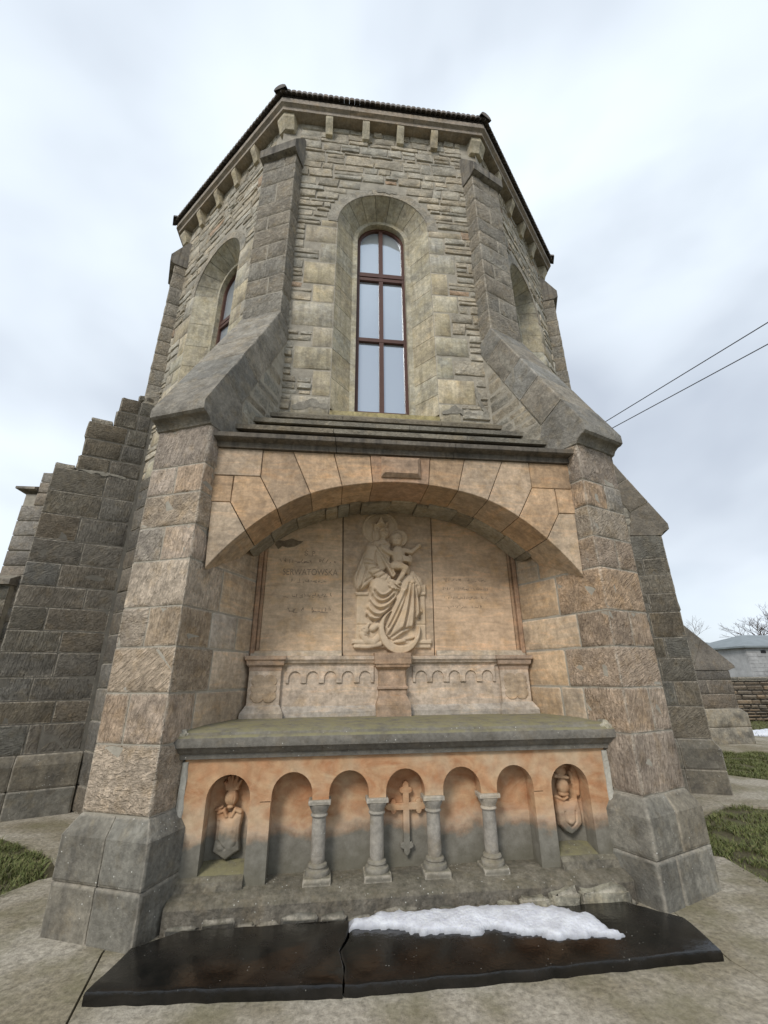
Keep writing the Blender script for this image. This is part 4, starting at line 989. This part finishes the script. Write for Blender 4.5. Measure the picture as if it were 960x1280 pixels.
# shields with plumes
def arms(kind):
    f = HF(300, 640, 5.); 
    if kind == 0:
        f.poly([(50, 300), (95, 285), (150, 300), (205, 285), (250, 300), (238, 400), (240, 490), (250, 560), (200, 590), (150, 625), (100, 590), (48, 560), (60, 480), (62, 400)], 34, 14, bulge=18)
        f.chain([(90, 380), (90, 470)], 12, 14, 30, 34, 14); f.chain([(205, 380), (205, 470)], 12, 14, 30, 34, 14); f.ell(120, 520, 42, 34, 34, 26, -30); f.ell(185, 500, 34, 34, 34, 26); f.groove([(80, 350), (80, 480), (140, 540)], 7, 14)
        f.chain([(70, 290), (110, 270), (130, 315)], 14, 12, 34, 44); f.chain([(230, 290), (190, 270), (170, 315)], 14, 12, 34, 44); f.chain([(50, 270), (90, 250)], 14, 10, 20, 30)
        f.ell(150, 185, 48, 62, 20, 46); f.ell(150, 250, 26, 14, 24, 30); f.cap((112, 120), (190, 120), 12, 12, 30, 30); 
        for p in ([(115, 110), (95, 70)], [(150, 105), (145, 20)], [(185, 105), (215, 60)], [(130, 105), (120, 30)], [(172, 105), (180, 20)]): f.chain(p, 17, 11, 24, 28)
        for a in (-25, -8, 8, 25): f.groove([(150+a*.6, 135), (150+a, 185), (150+a*.6, 235)], 4, 8)
    else:
        f.poly([(40, 270), (120, 300), (160, 310), (240, 290), (255, 400), (250, 490), (200, 540), (150, 570), (100, 545), (55, 490), (50, 400)], 34, 14, bulge=16)
        f.ell(155, 450, 44, 62, 30, 22); f.groove([(110, 390), (115, 470), (150, 510), (195, 470), (200, 390)], 6, 16); f.ell(150, 470, 26, 20, 44, 22)
        f.ell(130, 195, 48, 60, 24, 46); f.cap((70, 110), (175, 125), 17, 13, 30, 36); f.ell(125, 70, 46, 42, 20, 34); f.cap((75, 30), (170, 30), 14, 12, 20, 26); f.ell(130, 255, 40, 24, 26, 26)
        f.chain([(60, 275), (110, 300), (150, 280)], 12, 10, 36, 40)
        f.chain([(240, 60), (262, 160), (250, 260)], 22, 20, 10, 14); f.chain([(215, 90), (235, 200), (225, 290)], 18, 16, 10, 14)
    return f
for (sg, kd) in ((-1, 0), (1, 1)):
    f = arms(kd); SS2 = f.st; x0 = -1.54 if sg < 0 else 1.255; sx = 1.04e-3; sz = .93e-3
    relief('coat_of_arms', lambda i, j: x0+i*SS2*sx, lambda i, j: .885-j*SS2*sz, f.H, -1.005, M_DMP, tomb, step=.85e-3)
# worn lettering on the tablets
def text(body, x, z, size, parent, y=BY-.001, spacing=1.0, sx=1.):
    cu = bpy.data.curves.new('lettering', 'FONT'); cu.body = body; cu.size = size; cu.align_x = 'CENTER'; cu.extrude = .0012; cu.space_character = spacing
    ob = bpy.data.objects.new('lettering_tmp', cu); COL.objects.link(ob); bpy.context.view_layer.update()
    me = bpy.data.meshes.new_from_object(ob.evaluated_get(bpy.context.evaluated_depsgraph_get())); bpy.data.objects.remove(ob)
    V = [Vector((x+v.co.x*sx, y-v.co.z, z+v.co.y)) for v in me.vertices]; F = [list(p.vertices) for p in me.polygons]
    mk('lettering', V, F, M_LET, parent, smooth=False)
tabs = {o.name: o for o in tomb.children}
text('\u015a. P.', -.905, 2.865, .075, tabs['left_tablet']); text('SERWATOWSKA', -.895, 2.645, .098, tabs['left_tablet'], spacing=1.02, sx=.80)
def worn_line(parent, x0, x1, z, h, seed, dens=1.0):
    r = random.Random(seed); V = []; F = []; x = x0
    while x < x1:
        if r.random() < .14: x += h*.7; continue
        for _ in range(r.choice((1, 2, 2, 3))):
            xa = x+r.uniform(0, h*.35); za = z+r.uniform(0, h*.4); ang = r.choice((0, 0, 90, 90, 60, 120)); L = h*r.uniform(.3, .75); dx, dz = L*math.cos(R(ang)), L*math.sin(R(ang))
            if za+dz > z+h: dz = z+h-za
            wv = h*.055; px, pz = -math.sin(R(ang))*wv, math.cos(R(ang))*wv; b = len(V)
            for yy in (BY-.0016, BY+.002): V += [(xa+px, yy, za+pz), (xa-px, yy, za-pz), (xa+dx-px, yy, za+dz-pz), (xa+dx+px, yy, za+dz+pz)]
            F += [[b, b+1, b+2, b+3], [b, b+1, b+5, b+4], [b+1, b+2, b+6, b+5], [b+2, b+3, b+7, b+6], [b+3, b, b+4, b+7]]
        x += h*r.uniform(.55, .8)/dens
    o = mk('worn_inscription', V, F, M_LET, parent, smooth=False); o['kind'] = 'stuff'
for i, (a, b, z, h) in enumerate(((-1.22, -.62, 2.775, .062), (-1.10, -.74, 2.56, .045), (-1.18, -.64, 2.40, .05), (-1.16, -.66, 2.24, .07))): worn_line(tabs['left_tablet'], a, b, z, h, 40+i)
for i, (a, b, z, h) in enumerate(((.60, 1.08, 2.60, .04), (.58, 1.12, 2.50, .04), (.60, 1.08, 2.40, .04), (.62, 1.02, 2.30, .045))): worn_line(tabs['right_tablet'], a, b, z, h, 60+i)
prism('eroded_patch', [(-1.30, 2.985), (-1.26, 2.93), (-1.22, 2.965), (-1.16, 2.95), (-1.08, 2.965), (-1.02, 3.0), (-.99, 3.03), (-1.05, 3.035), (-1.12, 3.06), (-1.2, 3.03), (-1.26, 3.035), (-1.29, 3.02)], PF, BY-.0012, BY+.01, M_ERO, tabs['left_tablet'], .0005)

# ------------------------------------------------------------------ black ledger slab, broken in two, and its snow
def slab(name, top, lab, z1=.06, seed=0):
    r = random.Random(seed); n = len(top); cx = sum(p[0] for p in top)/n; cy = sum(p[1] for p in top)/n
    per = []
    for i in range(n):
        p, q_ = top[i], top[(i+1) % n]; L = math.hypot(q_[0]-p[0], q_[1]-p[1]); m = max(1, int(L/.07))
        for j in range(m): t = j/m; per.append((p[0]+(q_[0]-p[0])*t+r.uniform(-.006, .006), p[1]+(q_[1]-p[1])*t+r.uniform(-.007, .007)))
    N_ = len(per); V = []; F = []
    for (k, z) in ((1, .0), (1, z1-.018), (.985, z1-.004), (.95, z1)):
        for (x, y) in per:
            xx = cx+(x-cx)*k if k < 1 else x; yy = cy+(y-cy)*k if k < 1 else y
            if k < 1: xx = x-(x-cx)/max(abs(x-cx), 1e-3)*(1-k)*.35*min(1, abs(x-cx)); 
            V.append((xx, yy, z+(.004*nz((x, y, 0), 4, seed) if z > 0 else 0)))
    for l in range(3):
        for i in range(N_): j = (i+1) % N_; F.append([l*N_+i, l*N_+j, (l+1)*N_+j, (l+1)*N_+i])
    F.append([3*N_+i for i in range(N_)])
    o = mk(name, V, F, M_GRA, base=True, sharp=30); tag(o, lab, 'slab', 'pieces of the broken ledger slab'); return o
slab('ledger_slab', [(-1.865, -1.95), (-.515, -2.06), (-.50, -1.9), (-.53, -1.75), (-.47, -1.6), (-.455, -1.40), (-1.55, -1.395), (-1.80, -1.56)], 'wet black slab piece without snow below the tomb', seed=1)
slab('ledger_slab', [(-.509, -2.062), (.6, -2.06), (1.755, -2.035), (1.81, -1.67), (1.56, -1.40), (-.449, -1.40), (-.464, -1.6), (-.524, -1.75), (-.494, -1.9)], 'wet black slab piece carrying a strip of snow', z1=.056, seed=2)
def snow(name, out, z0, hgt, lab, seed, res=.02):
    f = HF(1, 1, 1)
    xs = [p[0] for p in out]; ys = [p[1] for p in out]
    gx = np.arange(min(xs)-.05, max(xs)+.05, res); gy = np.arange(min(ys)-.05, max(ys)+.05, res); f.X, f.Y = np.meshgrid(gx, gy)
    d = f.dist(out)*np.where(f.inside(out), 1, -1)
    nzv = np.array([[nz((x, y, 0), 7, seed)*.05+nz((x, y, 0), 24, seed)*.022 for x in gx] for y in gy]); d = d+nzv
    H = np.where(d > 0, hgt*np.sqrt(np.clip(1-(1-np.clip(d/.20, 0, 1))**2, 0, 1))*(1+nzv*5)+.001, -1)
    idx = {}; V = []; F = []
    def vt(j, i):
        if (j, i) not in idx: idx[(j, i)] = len(V); V.append((gx[i], gy[j], z0+max(H[j, i], -.003)))
        return idx[(j, i)]
    for j in range(len(gy)-1):
        for i in range(len(gx)-1):
            if max(H[j, i], H[j+1, i], H[j, i+1], H[j+1, i+1]) > 0: F.append([vt(j, i), vt(j, i+1), vt(j+1, i+1), vt(j+1, i)])
    o = mk(name, V, F, M_SNO, sharp=180, base=True, fix=False); tag(o, lab, 'snow')
    at = o.data.attributes.new('thick', 'FLOAT', 'POINT'); zz = [v[2] for v in V]; at.data.foreach_set('value', [max(0., (z-z0)/hgt) for z in zz]); return o
snow('snow_patch', [(-.45, -1.42), (-.1, -1.37), (.5, -1.35), (1.0, -1.43), (1.2, -1.6), (1.27, -1.84), (.86, -1.80), (.5, -1.66), (.17, -1.67), (-.15, -1.57), (-.44, -1.52)], .053, .05, 'strip of old snow lying on the broken black slab', 3)
snow('snow_patch', [(11.0, 6.9), (12.5, 6.6), (14, 7.2), (15, 7.6), (14.6, 8.3), (12.4, 7.9), (11.2, 7.6)], -.03, .08, 'patch of snow on the grass before the boundary wall', 4, .06)

# ------------------------------------------------------------------ wings beside the choir
def ashlar_run(parent, P, x0, x1, z0, z1, col, seed, hr=(.26, .4), wr=(.5, 1.0), dep=.3, mat=M_ASH):
    r = random.Random(seed); z = z0
    while z < z1-.02:
        h = r.uniform(*hr); h = z1-z if z1-(z+h) < .15 else h; x = x0
        while x < x1-.02:
            wd = r.uniform(*wr); wd = x1-x if x1-(x+wd) < .2 else wd
            hexblock('ashlar_block', P, (x+.006, x+wd-.006), (0, dep), (z+.006, z+h-.006), mat, parent, (4, 1, 3), .015, .008, color=tint(col, .16, .05, r)); x += wd
        z += h
def box(name, x0, x1, y0, y1, z0, z1, mat, parent, color=None):
    V = [(x, y, z) for x in (x0, x1) for y in (y0, y1) for z in (z0, z1)]
    return mk(name, V, [[0, 1, 3, 2], [4, 5, 7, 6], [0, 1, 5, 4], [2, 3, 7, 6], [0, 2, 6, 4], [1, 3, 7, 5]], mat, parent, smooth=False, color=color)
wl = box('wing_wall', -8.3, -4.2, 5.63, 9, -.05, 5.9, M_MOR, church)
ashlar_run(wl, lambda x, y, z: Vector((x, 5.6+y, z)), -8.32, -6.3, 0, 5.6, (.33, .29, .24), 31)
ashlar_run(wl, lambda x, y, z: Vector((x, 5.6+y, z)), -8.05, -6.3, 5.6, 6.5, (.33, .29, .24), 35)
sweep('wing_coping', [(5.5, 6.0), (5.5, 6.06), (5.95, 6.25), (5.95, 6.0)], PX, [-8.5, -8.06], M_SLP, wl, (.30, .27, .23))
lw = box('low_wing_wall', -14, -7.9, 5.45, 6.2, -.05, 3.6, M_MOR, church)
ashlar_run(lw, lambda x, y, z: Vector((x, 5.4+y, z)), -9.6, -7.88, 0, 3.58, C_DRK, 32, dep=.05)
sweep('wing_coping', [(5.3, 3.6), (5.3, 3.72), (5.8, 3.95), (6.3, 3.72), (6.3, 3.6)], PX, [-14, -7.85], M_SLP, lw, (.25, .225, .19))
wr = box('wing_wall', 4.2, 7.7, 5.7, 9, -.05, 4.4, M_MOR, church)
# low diagonal buttress at the end of the right wing
def low_buttress():
    P = lambda u, v, z: Vector((7.7+u, 6.0+v, z)); r = random.Random(33)
    core = [(-.2, -.05), (1.9, -.05), (1.9, 1.65), (.2, 3.2), (-.2, 3.2)]; n = len(core)
    Bt = mk('buttress', [P(u, v, z) for v in (-.33, .33) for u, z in core], [list(range(n)), list(range(n, 2*n))]+[[i, (i+1) % n, (i+1) % n+n, i+n] for i in range(n)], M_MORD, church, smooth=False)
    fr = lambda v, u, z: P(u, v, z)
    for (z0, z1) in ((-.03, .36), (.36, .78)):
        def wp(v, u, z):
            if z > .69: f_ = (z-.69)/.09; v *= 1-f_*.1; u = u-f_*.14 if u > 1.5 else u
            return (v, u, z)
        hexblock('plinth_block', fr, (-.40, .40), (.9, 2.07), (z0+.004, z1-.004), M_PLI, Bt, (4, 5, 6), .01, .007, color=tint(C_GRY, .1, .04, r), warp=wp); hexblock('plinth_block', fr, (-.40, .40), (-.1, .89), (z0+.004, z1-.004), M_PLI, Bt, (4, 5, 6), .01, .007, color=tint(C_GRY, .1, .04, r), warp=wp)
    for i, (z0, z1) in enumerate(((.785, 1.12), (1.12, 1.45), (1.45, 1.68))):
        s = 1.2 if i % 2 else .7
        for (a, b) in ((-.1, s), (s, 1.93)): hexblock('ashlar_block', fr, (-.34, .34), (a+.005, b-.005), (z0+.005, z1-.005), M_ASH, Bt, (4, 5, 4), .016, .006, color=tint((.22, .19, .155), .15, .05, r))
    prism('weathering_block', [(2.10, 1.80), (2.10, 1.74), (1.95, 1.70), (1.94, 1.682), (.9, 1.682), (1.35, 2.455)], lambda a, b, v: P(a, v, b), -.36, .36, M_SLP, Bt, .006, color=(.22, .195, .165))
    prism('weathering_block', [(1.345, 2.465), (.89, 1.69), (-.1, 1.69), (-.1, 3.6), (.05, 3.6)], lambda a, b, v: P(a, v, b), -.36, .36, M_SLP, Bt, .006, color=(.2, .18, .15))
low_buttress()

# ------------------------------------------------------------------ boundary wall, tomb houses, trees, cables
bw = empty('boundary_wall', (14.5, 10.6, 0), 'dark rubble boundary wall with flat coping before the white building', 'wall')
d_ = Vector((9, -2.2, 0)).normalized(); p_ = Vector((-d_.y, d_.x, 0))
PW = lambda a, b, z: Vector((14.5, 10.7, 0))+d_*a+p_*b+Vector((0, 0, z))
V = [PW(a, b, z) for a in (-6, 9) for b in (.03, .4) for z in (-.05, 1.32)]
mk('wall_core', V, [[0, 1, 3, 2], [4, 5, 7, 6], [0, 1, 5, 4], [2, 3, 7, 6], [0, 2, 6, 4], [1, 3, 7, 5]], M_MORD, bw, smooth=False)
r = random.Random(51); z = -.03
while z < 1.31:
    h = min(r.uniform(.09, .2), 1.325-z); a = -1.6+r.uniform(0, .2)
    while a < 3.4:
        wd = r.uniform(.22, .6); hexblock('rubble_stone', PW, (a+.008, a+wd-.008), (-.02-r.uniform(0, .05), .1), (z+.007, z+h-.007), M_RUB, bw, (3, 1, 2), .03, .02, color=tint((.15, .115, .08), .35, .1, r)); a += wd
    z += h
a = -6
while a < 9:
    wd = r.uniform(.7, 1.2); hexblock('coping_stone', PW, (a+.01, a+wd-.01), (-.06, .46), (1.325, 1.47), M_ASH, bw, (4, 2, 2), .015, .015, color=tint((.14, .13, .105), .15, .05, r)); a += wd
def house(name, x0, x1, y0, y1, zt, rz, over, lab, hip=True, slots=(), courses=True):
    h = empty(name, ((x0+x1)/2, (y0+y1)/2, 0), lab, 'building')
    wl = box('wall', x0, x1, y0, y1, -.05, zt, M_WHT, h)
    r = random.Random(int(x0))
    if courses:
        z = 1.2
        while z < zt-.05:
            hh = min(.26, zt-z); x = x0
            while x < x1-.05:
                wd = min(r.uniform(.7, 1.5), x1-x); hexblock('wall_block', lambda a, b, c: Vector((a, y0+b, c)), (x+.01, x+wd-.01), (-.03, .05), (z+.01, z+hh-.015), M_WHT, wl, (2, 1, 1), .01, .01); x += wd
            z += hh
    xm = (x0+x1)/2; ym = (y0+y1)/2; ins = (y1-y0)/2 if hip else 0
    V = [Vector(p) for p in ((x0-over, y0-over, zt), (x1+over, y0-over, zt), (x1+over, y1+over, zt), (x0-over, y1+over, zt), (x0+ins, ym, rz), (x1-ins, ym, rz))]+[Vector((p[0], p[1], zt-.12)) for p in ((x0-over, y0-over), (x1+over, y0-over), (x1+over, y1+over), (x0-over, y1+over))]
    mk('roof', V, [[0, 1, 5, 4], [1, 2, 5], [2, 3, 4, 5], [3, 0, 4], [0, 1, 7, 6], [1, 2, 8, 7], [2, 3, 9, 8], [3, 0, 6, 9], [6, 7, 8, 9]], M_ROOF, h, smooth=False)
    for (a, b, c, d2) in slots: box('vent_opening', a, b, y0-.05, y0+.1, c, d2, M_DARK, h)
    return h
house('outbuilding', 29.8, 41, 25, 31, 3.5, 4.55, .3, 'white blockwork building with grey hipped roof behind the boundary wall', slots=((32.0, 32.4, 1.5, 2.5), (31.0, 31.4, 3.0, 3.2), (32.0, 35, 3.02, 3.16)))
house('outbuilding', 29.2, 34.6, 34, 40, 4.3, 5.3, .5, 'small building with low grey gabled roof beyond the white one', slots=(), courses=False)
def tree(name, base, hgt, seed, lab, spread=.62, r0=.2, depth=6, lean=(0, 0)):
    r = random.Random(seed); V = []; F = []; segs = [0]
    TV, TF = [], []
    def tube(V, F, p, q_, ra, rb, n=5):
        d = (q_-p).normalized(); s = d.orthogonal().normalized(); t = d.cross(s); o = len(V)
        for (c, rr) in ((p, ra), (q_, rb)):
            for i in range(n): a = 2*math.pi*i/n; V.append(c+s*rr*math.cos(a)+t*rr*math.sin(a))
        for i in range(n): j = (i+1) % n; F.append([o+i, o+j, o+n+j, o+n+i])
    def grow(p, d, L, rad, lev):
        q_ = p; dd = d; steps = 3
        for k in range(steps):
            nd = (dd+Vector((r.uniform(-1, 1), r.uniform(-1, 1), r.uniform(-.5, .9)))*.16).normalized(); q2 = q_+nd*(L/steps); ra = rad*(1-.3*k/steps); rb = rad*(1-.3*(k+1)/steps)
            tube(TV if lev == 0 else V, TF if lev == 0 else F, q_, q2, ra, rb, 6 if lev < 2 else 3); q_, dd = q2, nd
        if lev >= depth: return
        for _ in range(r.choice((2, 3, 3)) if lev else 5):
            ax = Vector((r.uniform(-1, 1), r.uniform(-1, 1), r.uniform(-.35, .6))).normalized(); nd = (dd*(1-spread*.55)+ax*spread).normalized()
            grow(q_, nd, L*r.uniform(.62, .86), rad*.60, lev+1)
    b = Vector(base); grow(b, Vector((lean[0], lean[1], 1)).normalized(), hgt*.26, r0, 0)
    e_ = empty(name, base, lab, 'tree', None)
    mk('trunk', TV, TF, M_BARK, e_, fix=False); c_ = mk('crown', V, F, M_BARK, e_, fix=False); return e_
tree('bare_tree', (49.2, 40, 0), 9.6, 5, 'bare broad-crowned winter tree rising behind the white building', r0=.22, depth=6, spread=.56)
tree('bare_tree', (31.0, 33, 0), 7.8, 8, 'slender bare tree half hidden behind the low buttress', r0=.10, depth=5, spread=.5)
def cable(p, q_, lab, sag=.35):
    p, q_ = Vector(p), Vector(q_); V = []; F = []; n = 40; rad = .014; d = (q_-p).normalized(); s = d.orthogonal().normalized(); t = d.cross(s)
    for i in range(n+1):
        k = i/n; c = p.lerp(q_, k)-Vector((0, 0, sag*4*k*(1-k)))
        for j in range(6): a = j*math.pi/3; V.append(c+s*rad*math.cos(a)+t*rad*math.sin(a))
    for i in range(n):
        for j in range(6): F.append([i*6+j, i*6+(j+1) % 6, i*6+6+(j+1) % 6, i*6+6+j])
    tag(mk('overhead_cable', V, F, M_WIRE), lab, 'cable')
def along(a, b, ya, yb): 
    a, b = Vector(a), Vector(b); g = lambda y: a+(b-a)*((y-a.y)/(b.y-a.y)); return g(ya), g(yb)
p1, p2 = along((8.24, 6, 9.47), (9.55, 1.8, 9.5), 24, -26); cable(p1, p2, 'upper of two overhead cables crossing the sky beside the church', 0)
p3, p4 = along((8.48, 6, 9.25), (9.90, 2.21, 9.25), 24, -26); cable(p3, p4, 'lower of two overhead cables crossing the sky beside the church', 0)
V = []; F = []; lathe_into(V, F, (p1.x-.1, 24, 0), [(.14, -.05), (.10, 9.8)], 10); up = mk('utility_pole', V, F, M_POLE, base=True); tag(up, 'wooden pole carrying the overhead cables behind the church', 'pole')
V = []; F = []; lathe_into(V, F, (p2.x+.1, -26, 0), [(.14, -.05), (.10, 9.8)], 10); up = mk('utility_pole', V, F, M_POLE, base=True); tag(up, 'wooden pole carrying the overhead cables beyond the front paving', 'pole')

# ------------------------------------------------------------------ grass
def grass(name, regions, seed, lab, dens, hr=(.03, .065)):
    r = random.Random(seed); V = []; F = []
    for poly in regions:
        xs = [p[0] for p in poly]; ys = [p[1] for p in poly]; area = 0
        for i in range(len(poly)): area += poly[i][0]*poly[(i+1) % len(poly)][1]-poly[(i+1) % len(poly)][0]*poly[i][1]
        want = int(abs(area)/2*dens); got = 0
        while got < want:
            x, y = r.uniform(min(xs), max(xs)), r.uniform(min(ys), max(ys)); c = False
            for i in range(len(poly)):
                x0, y0 = poly[i]; x1, y1 = poly[(i+1) % len(poly)]
                if (y0 > y) != (y1 > y) and x < (x1-x0)*(y-y0)/(y1-y0)+x0: c = not c
            if not c: continue
            got += 1
            if nz((x, y, 0), 3.7, 7)+r.uniform(-.3, .3) < -.02: continue
            h = r.uniform(*hr)*(1+.9*max(0, nz((x, y, 0), 3.1, 2))); a = r.uniform(0, 6.28); ln = r.uniform(.4, 1.9)*h; b = len(V); wv = r.uniform(.003, .006); px, py = -math.sin(a)*wv, math.cos(a)*wv; z = -.045
            V += [(x-px, y-py, z), (x+px, y+py, z), (x+math.cos(a)*ln*.4+px*.8, y+math.sin(a)*ln*.4+py*.8, z+h*.65), (x+math.cos(a)*ln*.4-px*.8, y+math.sin(a)*ln*.4-py*.8, z+h*.65), (x+math.cos(a)*ln, y+math.sin(a)*ln, z+h)]
            F += [[b, b+1, b+2, b+3], [b+3, b+2, b+4]]
    o = mk(name, V, F, M_GRS, fix=False, smooth=False); o['kind'] = 'stuff'; o['label'] = lab; o['category'] = 'grass'; return o
grass('grass', [[(3.04, -.62), (2.93, -1.17), (3.1, -2.0), (6.5, -2.4), (6.8, 0), (6.3, 1.1), (5.35, .62), (4.55, .92), (3.36, .22), (2.92, -.47)], [(6.55, 2.0), (6.4, 1.2), (9, 1.5), (11, 4.7), (9.6, 4.5), (7.6, 4.65), (5.7, 4.4), (5.75, 3.1)]], 71, 'tufts of short green grass beside the right buttresses', 3800)
grass('grass', [[(-3.14, -.58), (-4.2, -.80), (-7, -1.0), (-7, 1.3), (-6.3, 1.4), (-5.2, .93), (-4.4, 1.05), (-3.42, .47), (-3.03, -.22)]], 72, 'patch of short green grass by the left paving', 3600)
grass('grass', [[(11.3, 5), (20, 4), (20, 8.4), (14.5, 10.5), (9, 11.5), (10.7, 7.3), (11.6, 6.2)]], 73, 'thin grass before the boundary wall', 500, (.04, .1))
